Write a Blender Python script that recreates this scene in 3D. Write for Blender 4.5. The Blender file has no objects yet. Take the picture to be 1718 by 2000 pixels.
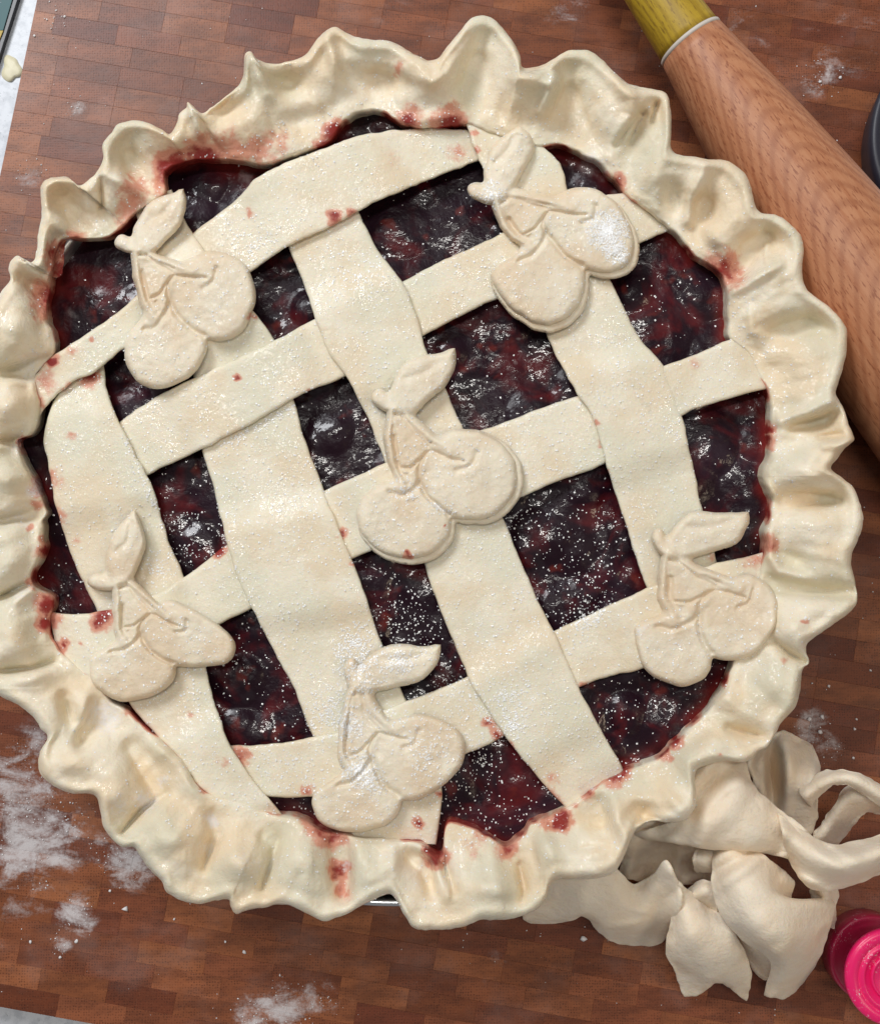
import bpy, bmesh, math, random
import numpy as np
from mathutils import Vector, Matrix
from mathutils.bvhtree import BVHTree

random.seed(7)
rng = np.random.default_rng(7)
scene = bpy.context.scene
COL = scene.collection

# ------------------------------------------------------------------ camera
FPX = 859.0 / math.tan(math.radians(22.5))       # focal length in photo pixels (1718 wide)
ZREF, CAMH, PITCH = 0.045, 0.345, math.radians(4.0)
CAM = np.array([0.0, -CAMH * math.tan(PITCH), ZREF + CAMH])
cam_data = bpy.data.cameras.new('Camera')
cam_data.sensor_fit = 'HORIZONTAL'
cam_data.angle = math.radians(45)
cam_data.clip_start, cam_data.clip_end = 0.01, 50
cam = bpy.data.objects.new('Camera', cam_data)
COL.objects.link(cam)
cam.location = CAM
cam.rotation_euler = (PITCH, 0, 0)
scene.camera = cam

# ------------------------------------------------------------------ light (indoor kitchen: lamps only)
world = bpy.data.worlds.new('World')
scene.world = world
world.use_nodes = True
bg = world.node_tree.nodes['Background']
bg.inputs[0].default_value = (0.86, 0.86, 0.86, 1)
bg.inputs[1].default_value = 0.27


def area(name, loc, target, sx, sy, power, color):
    d = bpy.data.lights.new(name, 'AREA')
    d.shape = 'RECTANGLE'
    d.size, d.size_y, d.energy, d.color = sx, sy, power, color
    o = bpy.data.objects.new(name, d)
    COL.objects.link(o)
    o.location = loc
    o.rotation_euler = (Vector(target) - Vector(loc)).to_track_quat('-Z', 'Y').to_euler()
    return o


area('window_light', (-0.62, 0.86, 1.05), (0, 0, 0.03), 0.60, 0.42, 14.5, (0.95, 0.97, 1.0))
area('ceiling_lamp', (-0.05, 0.30, 1.60), (0, 0, 0.03), 0.62, 0.06, 6, (1.0, 0.97, 0.92))
area('warm_lamp', (1.15, -0.30, 1.20), (0, 0, 0.03), 0.4, 0.4, 3.0, (1.0, 0.80, 0.58))

scene.view_settings.view_transform = 'Standard'
scene.view_settings.look = 'None'
scene.view_settings.exposure = -0.06
scene.view_settings.gamma = 1.0
scene.render.engine = 'CYCLES'
scene.cycles.use_denoising = True
try:
    scene.cycles.denoiser = 'OPENIMAGEDENOISE'
except Exception:
    pass
scene.cycles.max_bounces = 8
scene.cycles.caustics_reflective = False
scene.cycles.caustics_refractive = False


# ------------------------------------------------------------------ pixel <-> place
def P(px, py, z):
    """point of the scene at height z (m) seen at photo pixel (px, py); arrays welcome"""
    px, py, z = np.broadcast_arrays(np.asarray(px, float), np.asarray(py, float), np.asarray(z, float))
    a, b = (px - 859.0) / FPX, -(py - 1000.0) / FPX
    c, s = math.cos(PITCH), math.sin(PITCH)
    dx, dy, dz = a, c * b + s, s * b - c
    t = (z - CAM[2]) / dz
    return np.stack([CAM[0] + dx * t, CAM[1] + dy * t, z + 0 * t], -1)


def to_px(p):
    q = np.asarray(p, float) - CAM
    c, s = math.cos(PITCH), math.sin(PITCH)
    x, y, z = q[..., 0], c * q[..., 1] + s * q[..., 2], -s * q[..., 1] + c * q[..., 2]
    return np.stack([859 + FPX * x / -z, 1000 - FPX * y / -z], -1)


# ------------------------------------------------------------------ numeric helpers
_lat = rng.random((64, 256, 256))


def vnoise(x, y, k=0):
    """smooth value noise, about -1..1"""
    L = _lat[k % 64]
    xi, yi = np.floor(x).astype(int), np.floor(y).astype(int)
    fx, fy = x - xi, y - yi
    fx, fy = fx * fx * (3 - 2 * fx), fy * fy * (3 - 2 * fy)
    a, b = L[xi & 255, yi & 255], L[(xi + 1) & 255, yi & 255]
    c, d = L[xi & 255, (yi + 1) & 255], L[(xi + 1) & 255, (yi + 1) & 255]
    return ((a * (1 - fx) + b * fx) * (1 - fy) + (c * (1 - fx) + d * fx) * fy) * 2 - 1


def fbm(x, y, k=0, o=3):
    v, a, s = 0, 1.0, 0
    for i in range(o):
        v = v + a * vnoise(x * 2 ** i + 17 * i, y * 2 ** i - 9 * i, k + i)
        s += a
        a *= 0.5
    return v / s


def sm(a, b, x):
    t = np.clip((x - a) / (b - a), 0, 1)
    return t * t * (3 - 2 * t)


def catmull(pts, n, closed=False):
    p = np.asarray(pts, float)
    m = len(p)
    if closed:
        q = np.concatenate([p[-1:], p, p[:2]])
        segs = m
    else:
        q = np.concatenate([2 * p[:1] - p[1:2], p, 2 * p[-1:] - p[-2:-1]])
        segs = m - 1
    out = []
    for i in range(segs):
        a, b, c, d = q[i], q[i + 1], q[i + 2], q[i + 3]
        t = np.linspace(0, 1, 24, endpoint=False)[:, None]
        out.append(0.5 * (2 * b + (c - a) * t + (2 * a - 5 * b + 4 * c - d) * t ** 2 + (3 * b - a - 3 * c + d) * t ** 3))
    r = np.concatenate(out)
    r = np.concatenate([r, p[:1] if closed else p[-1:]])
    L = np.concatenate([[0], np.cumsum(np.linalg.norm(np.diff(r, axis=0), axis=1))])
    u = np.linspace(0, L[-1], n, endpoint=not closed)
    return np.stack([np.interp(u, L, r[:, i]) for i in range(r.shape[1])], -1)


def seg_dist(x, y, pts):
    """distance from points to a polyline (pixels)"""
    pts = [np.asarray(p, float) for p in pts]
    if len(pts) == 1:
        return np.hypot(x - pts[0][0], y - pts[0][1])
    best = None
    for a, b in zip(pts[:-1], pts[1:]):
        d = b - a
        t = np.clip(((x - a[0]) * d[0] + (y - a[1]) * d[1]) / max(d @ d, 1e-9), 0, 1)
        r = np.hypot(x - a[0] - t * d[0], y - a[1] - t * d[1])
        best = r if best is None else np.minimum(best, r)
    return best


def seg_param(x, y, pts):
    """share of the polyline's length at its point nearest to each (x, y)"""
    p = catmull(pts, 24)
    d = (x[:, None] - p[None, :, 0]) ** 2 + (y[:, None] - p[None, :, 1]) ** 2
    w = np.exp(-(d - d.min(1, keepdims=True)) / 60.0)
    return (w * np.linspace(0, 1, 24)).sum(1) / w.sum(1)


def poly_sdf(x, y, poly):
    poly = np.asarray(poly, float)
    d = seg_dist(x, y, list(poly) + [poly[0]])
    inside = np.zeros(np.shape(x), bool)
    for a, b in zip(poly, np.roll(poly, -1, 0)):
        cond = ((a[1] > y) != (b[1] > y)) & (x < (b[0] - a[0]) * (y - a[1]) / (b[1] - a[1] + 1e-12) + a[0])
        inside ^= cond
    return np.where(inside, -d, d)


# ------------------------------------------------------------------ object helpers
def props(o, label=None, cat=None, group=None, kind=None):
    for k, v in (('label', label), ('category', cat), ('group', group), ('kind', kind)):
        if v:
            o[k] = v
    return o


def empty(name, loc, label, cat, group=None):
    o = bpy.data.objects.new(name, None)
    o.empty_display_size = 0.01
    COL.objects.link(o)
    o.location = loc
    return props(o, label, cat, group)


def mesh_obj(name, v, f, mat, parent=None, smooth=True, attrs=None, normals=None):
    """v world positions; parented objects keep their place"""
    me = bpy.data.meshes.new(name)
    v = np.asarray(v, float)
    if parent is not None:
        v = v - np.array(parent.matrix_world.translation if parent.parent else parent.location)
    me.from_pydata(v.tolist(), [], f if isinstance(f, list) else f.tolist())
    for k, arr in (attrs or {}).items():
        at = me.attributes.new(k, 'FLOAT', 'POINT')
        at.data.foreach_set('value', np.asarray(arr, np.float32))
    if smooth:
        me.polygons.foreach_set('use_smooth', [True] * len(me.polygons))
    me.update()
    if normals is not None:
        me.normals_split_custom_set_from_vertices(np.asarray(normals).tolist())
    me.materials.append(mat)
    o = bpy.data.objects.new(name, me)
    COL.objects.link(o)
    if parent is not None:
        o.parent = parent
    return o


def grid_faces(nu, nv, closed_u=False, closed_v=False):
    i, j = np.meshgrid(np.arange(nu if closed_u else nu - 1), np.arange(nv if closed_v else nv - 1), indexing='ij')
    i2, j2 = (i + 1) % nu, (j + 1) % nv
    return np.stack([i * nv + j, i2 * nv + j, i2 * nv + j2, i * nv + j2], -1).reshape(-1, 4)


def lathe(profile, n=96):
    """profile [(r, z)] -> verts, faces around z"""
    pr = np.asarray(profile, float)
    a = np.linspace(0, 2 * math.pi, n, endpoint=False)
    v = np.stack([np.outer(np.cos(a), pr[:, 0]), np.outer(np.sin(a), pr[:, 0]), np.tile(pr[:, 1], (n, 1))], -1).reshape(-1, 3)
    return v, grid_faces(n, len(pr), closed_u=True)[:, ::-1]


def vert_normals(v, f):
    v = np.asarray(v)
    n = np.cross(v[f[:, 2]] - v[f[:, 0]], v[f[:, 3]] - v[f[:, 1]])
    out = np.zeros_like(v)
    for k in range(4):
        np.add.at(out, f[:, k], n)
    return out / (np.linalg.norm(out, axis=1, keepdims=True) + 1e-12)


# ------------------------------------------------------------------ materials
class N:
    def __init__(self, name):
        self.m = bpy.data.materials.new(name)
        self.m.use_nodes = True
        self.t = self.m.node_tree
        self.t.nodes.clear()
        self.out = self.t.nodes.new('ShaderNodeOutputMaterial')

    def n(self, typ, **kw):
        nd = self.t.nodes.new('ShaderNode' + typ)
        ins = kw.pop('ins', {})
        for k, v in kw.items():
            setattr(nd, k, v)
        for k, v in ins.items():
            self.set(nd.inputs[k], v)
        return nd

    def set(self, sock, v):
        if isinstance(v, bpy.types.NodeSocket):
            self.t.links.new(v, sock)
        elif v is not None:
            if isinstance(v, (tuple, list)) and len(v) == 3 and sock.type == 'RGBA':
                v = (*v, 1)
            sock.default_value = v

    def math(self, op, a, b=None, clamp=False):
        nd = self.n('Math', operation=op, use_clamp=clamp)
        self.set(nd.inputs[0], a)
        if b is not None:
            self.set(nd.inputs[1], b)
        return nd.outputs[0]

    def mix(self, fac, a, b, blend='MIX'):
        nd = self.n('MixRGB', blend_type=blend)
        self.set(nd.inputs[0], fac)
        self.set(nd.inputs[1], a)
        self.set(nd.inputs[2], b)
        return nd.outputs[0]

    def noise(self, scale, detail=3, rough=0.5, vec=None, dist=0.0):
        nd = self.n('TexNoise', ins={'Scale': scale, 'Detail': detail, 'Roughness': rough, 'Distortion': dist})
        if vec is not None:
            self.set(nd.inputs['Vector'], vec)
        return nd.outputs['Fac']

    def ramp(self, fac, lo, hi, a=0.0, b=1.0):
        nd = self.n('MapRange', interpolation_type='SMOOTHSTEP', ins={'From Min': lo, 'From Max': hi, 'To Min': a, 'To Max': b})
        self.set(nd.inputs['Value'], fac)
        return nd.outputs['Result']

    def pos(self):
        return self.n('NewGeometry').outputs['Position']

    def attr(self, name):
        return self.n('Attribute', attribute_name=name).outputs['Fac']

    def bump(self, h, strength, dist, normal=None):
        nd = self.n('Bump', ins={'Strength': strength, 'Distance': dist})
        self.set(nd.inputs['Height'], h)
        if normal is not None:
            self.set(nd.inputs['Normal'], normal)
        return nd.outputs[0]

    def principled(self, **ins):
        nd = self.n('BsdfPrincipled')
        for k, v in ins.items():
            self.set(nd.inputs[k.replace('_', ' ')], v)
        self.t.links.new(nd.outputs[0], self.out.inputs[0])
        return self.m


def dough_material(name, wet=1.0, light=(0.80, 0.675, 0.475), warm=(0.735, 0.565, 0.355), grey=(0.70, 0.655, 0.50)):
    m = N(name)
    p = m.pos()
    c = m.mix(m.ramp(m.noise(48, 4, 0.6, p), 0.40, 0.60), light, warm)
    c = m.mix(m.math('MULTIPLY', m.ramp(m.noise(38, 2, 0.5, m.n('VectorMath', operation='ADD', ins={0: p, 1: (3.1, 1.7, 0.4)}).outputs[0]), 0.46, 0.64), 0.75), c, grey)
    c = m.mix(m.ramp(m.noise(420, 3, 0.6, p), 0.52, 0.78, 0, 0.5), c, warm)
    c = m.mix(m.ramp(m.noise(1300, 2, 0.5, p), 0.62, 0.72, 0, 0.18), c, (0.5, 0.36, 0.2))
    br = m.noise(300, 4, 0.65, p)
    st = m.attr('stain')
    st = m.ramp(m.math('ADD', st, m.math('MULTIPLY', m.math('SUBTRACT', br, 0.5), m.math('MULTIPLY', 0.7, m.ramp(st, 0.02, 0.25)))), 0.05, 0.85)
    c = m.mix(m.math('MULTIPLY', m.ramp(st, 0.0, 0.42), 0.80), c, (0.66, 0.235, 0.15))
    c = m.mix(m.ramp(st, 0.46, 1.0), c, (0.29, 0.024, 0.018))
    fl = m.attr('flour')
    fl = m.ramp(m.math('ADD', fl, m.math('MULTIPLY', m.math('SUBTRACT', m.noise(800, 3, 0.7, p), 0.5), m.math('MULTIPLY', 1.6, m.ramp(fl, 0.02, 0.3)))), 0.15, 0.9)
    c = m.mix(m.math('MULTIPLY', fl, 0.75), c, (0.80, 0.78, 0.78))
    wetm = m.ramp(m.noise(70, 4, 0.65, p), 0.47, 0.62, 0.12, 1.0)
    dry = m.math('SUBTRACT', 1.0, fl)
    b1 = m.bump(m.noise(240, 4, 0.6, p), 0.25 if wet > 0 else 0.35, 0.0012)
    b2 = m.bump(m.noise(900, 3, 0.7, p), 0.42, 0.0006, b1)
    b3 = m.bump(m.noise(480, 2, 0.5, p), 0.70, 0.0011)
    return m.principled(Base_Color=c, Roughness=0.6, Specular_IOR_Level=0.32, Subsurface_Weight=0.22, Subsurface_Radius=(1.0, 0.6, 0.3), Subsurface_Scale=0.003,
                        Normal=b2, Coat_Weight=m.math('MULTIPLY', m.math('MULTIPLY', wetm, dry), 0.85 * wet), Coat_Roughness=0.07, Coat_IOR=1.5, Coat_Normal=b3)


M = {}
M['crust'] = dough_material('egg_washed_crust_dough', 0.75, (0.87, 0.785, 0.625), (0.81, 0.67, 0.475))
M['strip'] = dough_material('lattice_dough', 0.72, (0.86, 0.785, 0.63), (0.80, 0.685, 0.505), (0.76, 0.73, 0.58))
M['cutout'] = dough_material('cutout_dough', 0.5, (0.85, 0.76, 0.60), (0.775, 0.635, 0.46), (0.81, 0.735, 0.585))
M['scrap'] = dough_material('dry_dough', 0.0, (0.90, 0.78, 0.625), (0.86, 0.71, 0.535), (0.85, 0.74, 0.595))


def filling_material():
    m = N('cherry_filling')
    p = m.pos()
    red = m.math('MULTIPLY', m.ramp(m.noise(60, 3, 0.6, p, 0.6), 0.47, 0.70), 1.0)
    c = m.mix(red, (0.015, 0.005, 0.010), (0.100, 0.010, 0.013))
    c = m.mix(m.math('MULTIPLY', m.attr('rim'), 0.8), c, (0.26, 0.022, 0.016))
    c = m.mix(m.ramp(m.noise(130, 2, 0.5, p), 0.62, 0.75, 0, 0.7), c, (0.16, 0.022, 0.016))
    c = m.mix(m.ramp(m.noise(45, 2, 0.5, m.n('VectorMath', operation='ADD', ins={0: p, 1: (0.7, 0.2, 0)}).outputs[0]), 0.50, 0.70, 0, 0.5), c, (0.035, 0.016, 0.028))
    c = m.mix(m.math('MULTIPLY', m.ramp(m.math('ADD', m.attr('egg'), m.math('MULTIPLY', m.math('SUBTRACT', m.noise(500, 4, 0.7, p), 0.5), 0.5)), 0.35, 1.0), 0.55), c, (0.62, 0.56, 0.56))
    b1 = m.bump(m.noise(210, 3, 0.55, p), 0.28, 0.0018)
    b2 = m.bump(m.noise(900, 2, 0.5, p), 0.25, 0.0005, b1)
    wet = m.ramp(m.noise(110, 3, 0.6, p), 0.46, 0.60, 0.15, 1.0)
    b3 = m.bump(m.noise(380, 2, 0.5, p), 0.30, 0.0010)
    return m.principled(Base_Color=c, Roughness=0.33, Normal=b2, Specular_IOR_Level=0.14, Coat_Weight=m.math('MULTIPLY', wet, 0.7), Coat_Roughness=0.07, Coat_Normal=b3)


M['filling'] = filling_material()


def sugar_material():
    m = N('sugar_crystal')
    m.principled(Base_Color=(1.0, 1.0, 0.99), Roughness=0.12, Specular_IOR_Level=1.0)
    bs = [n_ for n_ in m.t.nodes if n_.type == 'BSDF_PRINCIPLED'][0]
    tr = m.n('BsdfTranslucent', ins={'Color': (0.98, 0.97, 0.95)})
    mx = m.n('MixShader', ins={0: 0.06})
    m.t.links.new(bs.outputs[0], mx.inputs[1])
    m.t.links.new(tr.outputs[0], mx.inputs[2])
    m.t.links.new(mx.outputs[0], m.out.inputs[0])
    return m.m


M['sugar'] = sugar_material()
f = N('flour_clump')
M['flour'] = f.principled(Base_Color=(0.80, 0.78, 0.78), Roughness=0.9)

FLOUR = [(20, 1560, 90, .62), (70, 1650, 85, .75), (130, 1610, 60, .35), (60, 1500, 80, .45), (250, 1680, 55, .75), (205, 1660, 40, .4), (150, 1790, 42, .62), (120, 1845, 22, .5),
         (545, 1965, 52, .75), (490, 1985, 40, .55), (620, 1955, 45, .35), (1590, 1420, 38, .62), (1615, 1465, 32, .4), (1600, 150, 45, .38), (1470, 60, 80, .16), (1640, 120, 70, .2),
         (150, 210, 22, .4), (110, 30, 30, .3), (60, 345, 34, .32), (1110, 20, 60, .22), (60, 330, 140, .10), (20, 1700, 160, .22), (960, 1890, 40, .18), (1660, 60, 120, .14), (720, 10, 110, .10)]


def board_material(joined=False):
    m = N('end_grain_wood' + ('_joined' if joined else ''))
    p = m.pos()
    if joined:
        r1, r2 = m.attr('tone'), m.attr('tone_b')
    else:
        oi = m.n('ObjectInfo')
        sp = m.n('SeparateColor')
        m.set(sp.inputs[0], oi.outputs['Color'])
        r1, r2 = sp.outputs[0], sp.outputs[1]
    off = m.n('CombineXYZ')
    m.set(off.inputs[0], m.math('MULTIPLY', r1, 3.7))
    m.set(off.inputs[1], m.math('MULTIPLY', r2, 5.3))
    q = m.n('VectorMath', operation='ADD', ins={0: p, 1: off.outputs[0]}).outputs[0]
    c = m.mix(r1, (0.130, 0.030, 0.012), (0.40, 0.140, 0.052))
    c = m.mix(m.math('MULTIPLY', r2, 0.55), c, (0.22, 0.060, 0.032))
    # growth rings and pores of the end grain
    mp = m.n('Mapping', ins={'Rotation': (0, 0, math.radians(-10)), 'Scale': (1, 3.2, 1)})
    m.set(mp.inputs['Vector'], q)
    c = m.mix(m.ramp(m.noise(60, 4, 0.6, mp.outputs[0]), 0.35, 0.70, 0, 0.55), c, (0.075, 0.022, 0.012))
    v = m.n('TexVoronoi', ins={'Scale': 1050, 'Randomness': 0.35})
    m.set(v.inputs['Vector'], q)
    pore = m.ramp(v.outputs['Distance'], 0.16, 0.42, 1, 0)
    c = m.mix(m.math('MULTIPLY', pore, m.ramp(m.noise(90, 2, 0.5, q), 0.35, 0.65, 0.30, 0.60)), c, (0.035, 0.010, 0.006))
    c = m.mix(m.ramp(m.noise(1900, 2, 0.6, q), 0.55, 0.8, 0, 0.35), c, (0.34, 0.17, 0.09))
    # flour dusted on the board
    tot = None
    for (x, y, r, s) in FLOUR:
        w = P(x, y, 0.0)
        r = r * 0.000188
        d = m.n('VectorMath', operation='DISTANCE', ins={0: p, 1: tuple(w)}).outputs['Value']
        g = m.ramp(d, r * 0.25, r * 1.5, s, 0)
        tot = g if tot is None else m.math('MAXIMUM', tot, g)
    mps = m.n('Mapping', ins={'Rotation': (0, 0, math.radians(38)), 'Scale': (1.0, 1.7, 1.0)})
    m.set(mps.inputs['Vector'], p)
    brk = m.math('ADD', m.math('MULTIPLY', m.noise(75, 6, 0.66, mps.outputs[0], 0.5), 0.75), m.math('MULTIPLY', m.noise(900, 4, 0.75, p), 0.25))
    fl = m.ramp(m.math('ADD', tot, m.math('MULTIPLY', m.math('SUBTRACT', brk, 0.5), 3.6)), 0.14, 1.05)
    fl = m.math('MULTIPLY', fl, m.ramp(tot, 0.0, 0.35))
    haze = m.math('MULTIPLY', m.ramp(m.noise(42, 4, 0.6, p), 0.46, 0.75), 0.06)
    c = m.mix(m.math('MAXIMUM', m.math('MULTIPLY', fl, 0.78), haze), c, (0.70, 0.68, 0.69))
    h = m.math('SUBTRACT', m.noise(300, 3, 0.6, q), m.math('MULTIPLY', pore, 0.5))
    b = m.bump(h, 0.15, 0.0003)
    return m.principled(Base_Color=c, Roughness=m.math('ADD', 0.40, m.math('MULTIPLY', fl, 0.45)), Normal=b, Specular_IOR_Level=0.34)


M['block'] = board_material()
M['block_joined'] = board_material(True)
f = N('dark_glue')
M['glue'] = f.principled(Base_Color=(0.045, 0.016, 0.01), Roughness=0.7)


def pin_material(name, c1, c2, c3, axis_mat):
    m = N(name)
    tc = m.n('TexCoord').outputs['Object']
    mp = m.n('Mapping', ins={'Scale': (1.0, 1.0, 0.09)})
    m.set(mp.inputs['Vector'], tc)
    g = m.noise(420, 5, 0.7, mp.outputs[0])
    # flat-sawn arches: nested rings cut by the turned surface
    mp2 = m.n('Mapping', ins={'Scale': (1.0, 1.0, 0.20), 'Rotation': (0, math.radians(3), 0)})
    m.set(mp2.inputs['Vector'], tc)
    w = m.n('TexWave', wave_type='RINGS', rings_direction='X', ins={'Scale': 190, 'Distortion': 2.2, 'Detail': 3, 'Detail Scale': 60})
    m.set(w.inputs['Vector'], mp2.outputs[0])
    c = m.mix(m.ramp(g, 0.35, 0.7), c1, c2)
    c = m.mix(m.math('MULTIPLY', m.ramp(w.outputs['Fac'], 0.45, 0.95), 0.36), c, c3)
    mp3 = m.n('Mapping', ins={'Scale': (1.0, 1.0, 0.16)})
    m.set(mp3.inputs['Vector'], tc)
    c = m.mix(m.ramp(m.noise(1500, 2, 0.5, mp3.outputs[0]), 0.56, 0.68, 0, 0.75), c, c3)
    c = m.mix(m.ramp(m.noise(150, 5, 0.75, tc), 0.68, 0.80, 0, 0.5), c, (0.62, 0.55, 0.52))
    b = m.bump(g, 0.25, 0.0004)
    return m.principled(Base_Color=c, Roughness=0.48, Normal=b)


M['pin'] = pin_material('turned_beech', (0.53, 0.240, 0.120), (0.44, 0.170, 0.076), (0.25, 0.072, 0.030), None)
M['pin_handle'] = pin_material('stained_yellow_wood', (0.50, 0.33, 0.022), (0.38, 0.235, 0.016), (0.20, 0.11, 0.010), None)
f = N('pale_ring')
M['ring'] = f.principled(Base_Color=(0.62, 0.56, 0.50), Roughness=0.6)
f = N('tin_metal')
M['tin'] = f.principled(Base_Color=(0.72, 0.73, 0.75), Metallic=1.0, Roughness=0.28)


def counter_material():
    m = N('speckled_counter')
    p = m.pos()
    c = m.mix(m.ramp(m.noise(260, 4, 0.6, p), 0.42, 0.68), (0.66, 0.69, 0.74), (0.50, 0.53, 0.58))
    c = m.mix(m.ramp(m.noise(900, 2, 0.5, p), 0.62, 0.74, 0, 0.6), c, (0.30, 0.32, 0.34))
    return m.principled(Base_Color=c, Roughness=0.35)


M['counter'] = counter_material()


def pink_material(name, col, dust, rough=0.28, trans=0.0):
    m = N(name)
    p = m.pos()
    if dust:
        k = m.math('MULTIPLY', m.ramp(m.noise(1100, 4, 0.75, p), 0.58, 0.66), m.ramp(m.noise(120, 2, 0.5, p), 0.42 if dust > .5 else .5, 0.62))
        c = m.mix(k, col, (0.82, 0.72, 0.76))
    else:
        c = col
    return m.principled(Base_Color=c, Roughness=rough, Transmission_Weight=trans, Subsurface_Weight=0.1, Subsurface_Scale=0.003)


M['pink'] = pink_material('hot_pink_plastic', (0.86, 0.014, 0.15), 1.0)
M['pink_dark'] = pink_material('deep_pink_plastic', (0.50, 0.012, 0.075), 0.4, 0.35, 0.15)
f = N('dark_navy_plastic')
M['navy'] = f.principled(Base_Color=(0.022, 0.022, 0.035), Roughness=0.45)
f = N('white_glaze')
M['white'] = f.principled(Base_Color=(0.72, 0.74, 0.78), Roughness=0.4)
f = N('teal_print')
M['teal'] = f.principled(Base_Color=(0.012, 0.095, 0.105), Roughness=0.5)
f = N('yellow_print')
M['yellow'] = f.principled(Base_Color=(0.50, 0.36, 0.045), Roughness=0.5)
f = N('black_edge')
M['black'] = f.principled(Base_Color=(0.025, 0.025, 0.03), Roughness=0.35)
f = N('egg_liquid')
M['egg'] = f.principled(Base_Color=(0.80, 0.74, 0.52), Roughness=0.45)

# ------------------------------------------------------------------ the counter and the board
ct = P(859, 1000, -0.016)
mesh_obj('counter', [(-1.2, -1.2, -0.016), (1.2, -1.2, -0.016), (1.2, 1.2, -0.016), (-1.2, 1.2, -0.016)], [[0, 1, 2, 3]], M['counter'], smooth=False)['kind'] = 'structure'

PIE_OUT = [(0, 574), (21, 546), (17, 525), (21, 511), (35, 499), (52, 513), (66, 508), (72, 490), (75, 455), (82, 413), (79, 371), (87, 352), (112, 345), (133, 346), (140, 355), (157, 362),
           (175, 350), (192, 332), (201, 308), (201, 283), (217, 259), (234, 241), (262, 235), (290, 240), (315, 252), (331, 261), (345, 241), (350, 224), (364, 210), (366, 199), (376, 206), (385, 215),
           (396, 221), (413, 210), (448, 182), (469, 164), (476, 140), (478, 108), (490, 101), (504, 117), (532, 124), (567, 119), (595, 108), (612, 87), (630, 65), (654, 52), (675, 63),
           (696, 73), (728, 77), (756, 79), (784, 91), (812, 107), (836, 117), (857, 112), (871, 94), (896, 63), (917, 38), (938, 31), (962, 35), (983, 56), (1001, 80), (1015, 108),
           (1018, 129), (1032, 133), (1057, 128), (1081, 114), (1106, 100), (1134, 98), (1153, 101), (1181, 121), (1202, 143), (1226, 163), (1258, 171), (1293, 178), (1305, 191),
           (1310, 224), (1310, 259), (1309, 287), (1321, 301), (1356, 306), (1384, 311), (1415, 313), (1443, 329), (1461, 350), (1468, 374), (1475, 402), (1485, 416), (1513, 420),
           (1541, 436), (1559, 455), (1568, 479), (1566, 518), (1568, 549), (1580, 570), (1608, 591), (1632, 612), (1650, 637), (1653, 665), (1650, 695), (1640, 737), (1631, 765),
           (1643, 793), (1653, 818), (1664, 846), (1667, 860), (1650, 874), (1634, 895), (1622, 916), (1643, 933), (1664, 951), (1674, 972), (1683, 1000), (1683, 1028), (1674, 1056),
           (1662, 1084), (1664, 1115), (1671, 1147), (1674, 1168), (1664, 1189), (1636, 1213), (1601, 1238), (1576, 1255), (1573, 1273), (1580, 1294), (1566, 1308), (1562, 1350),
           (1552, 1380), (1527, 1408), (1515, 1429), (1499, 1457), (1478, 1470), (1458, 1488), (1417, 1486), (1385, 1492), (1360, 1502), (1356, 1523), (1358, 1551), (1356, 1580),
           (1336, 1602), (1303, 1606), (1271, 1604), (1246, 1616), (1230, 1641), (1218, 1673), (1201, 1702), (1173, 1714), (1132, 1716), (1091, 1718), (1073, 1732), (1065, 1757),
           (1042, 1779), (1015, 1790), (980, 1797), (938, 1797), (903, 1811), (858, 1816), (812, 1815), (791, 1790), (774, 1759), (760, 1746), (735, 1755), (700, 1773), (665, 1790),
           (630, 1799), (606, 1787), (570, 1771), (545, 1766), (518, 1773), (487, 1776), (462, 1785), (450, 1769), (446, 1757), (420, 1759), (389, 1766), (357, 1759), (326, 1743),
           (315, 1720), (294, 1699), (273, 1671), (259, 1654), (238, 1654), (217, 1636), (203, 1615), (196, 1584), (189, 1559), (172, 1550), (140, 1549), (109, 1538), (84, 1517),
           (75, 1493), (79, 1468), (93, 1440), (81, 1423), (67, 1402), (35, 1377), (0, 1358), (-18, 1335), (-22, 1310), (-12, 1290), (-30, 1262), (-42, 1225), (-38, 1190), (-18, 1165),
           (-30, 1130), (-44, 1090), (-40, 1045), (-16, 1020), (-38, 985), (-52, 935), (-44, 890), (-18, 866), (-36, 830), (-42, 785), (-28, 748), (-14, 735), (-28, 700), (-30, 655), (-18, 610)]
PCX, PCY = 822.0, 925.0
AX = math.radians(-10)
BX, BY = 0.0245, 0.0079       # block pitch
ex, ey = np.array([math.cos(AX), math.sin(AX)]), np.array([-math.sin(AX), math.cos(AX)])
corner = P(-3, 1968, 0.0)[:2]   # about where the board's two near edges meet
edge_a, edge_b = P(72, 0, 0.0)[:2], P(178, 2000, 0.0)[:2]
u0 = float(edge_a @ ex)
v0 = float(edge_b @ ey)
NU, NV = 17, 56
board = empty('cutting_board', (u0 * ex[0] + v0 * ey[0], u0 * ex[1] + v0 * ey[1], -0.016),
              'reddish brown end grain wooden cutting board dusted with flour under the pie', 'cutting board')
outline_s = catmull(PIE_OUT, 500, True)
outline_in = np.array([PCX, PCY]) + (outline_s - [PCX, PCY]) * 0.965


def inside_poly(q, poly):
    return poly_sdf(np.array([q[0]]), np.array([q[1]]), poly)[0] < 0


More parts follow.
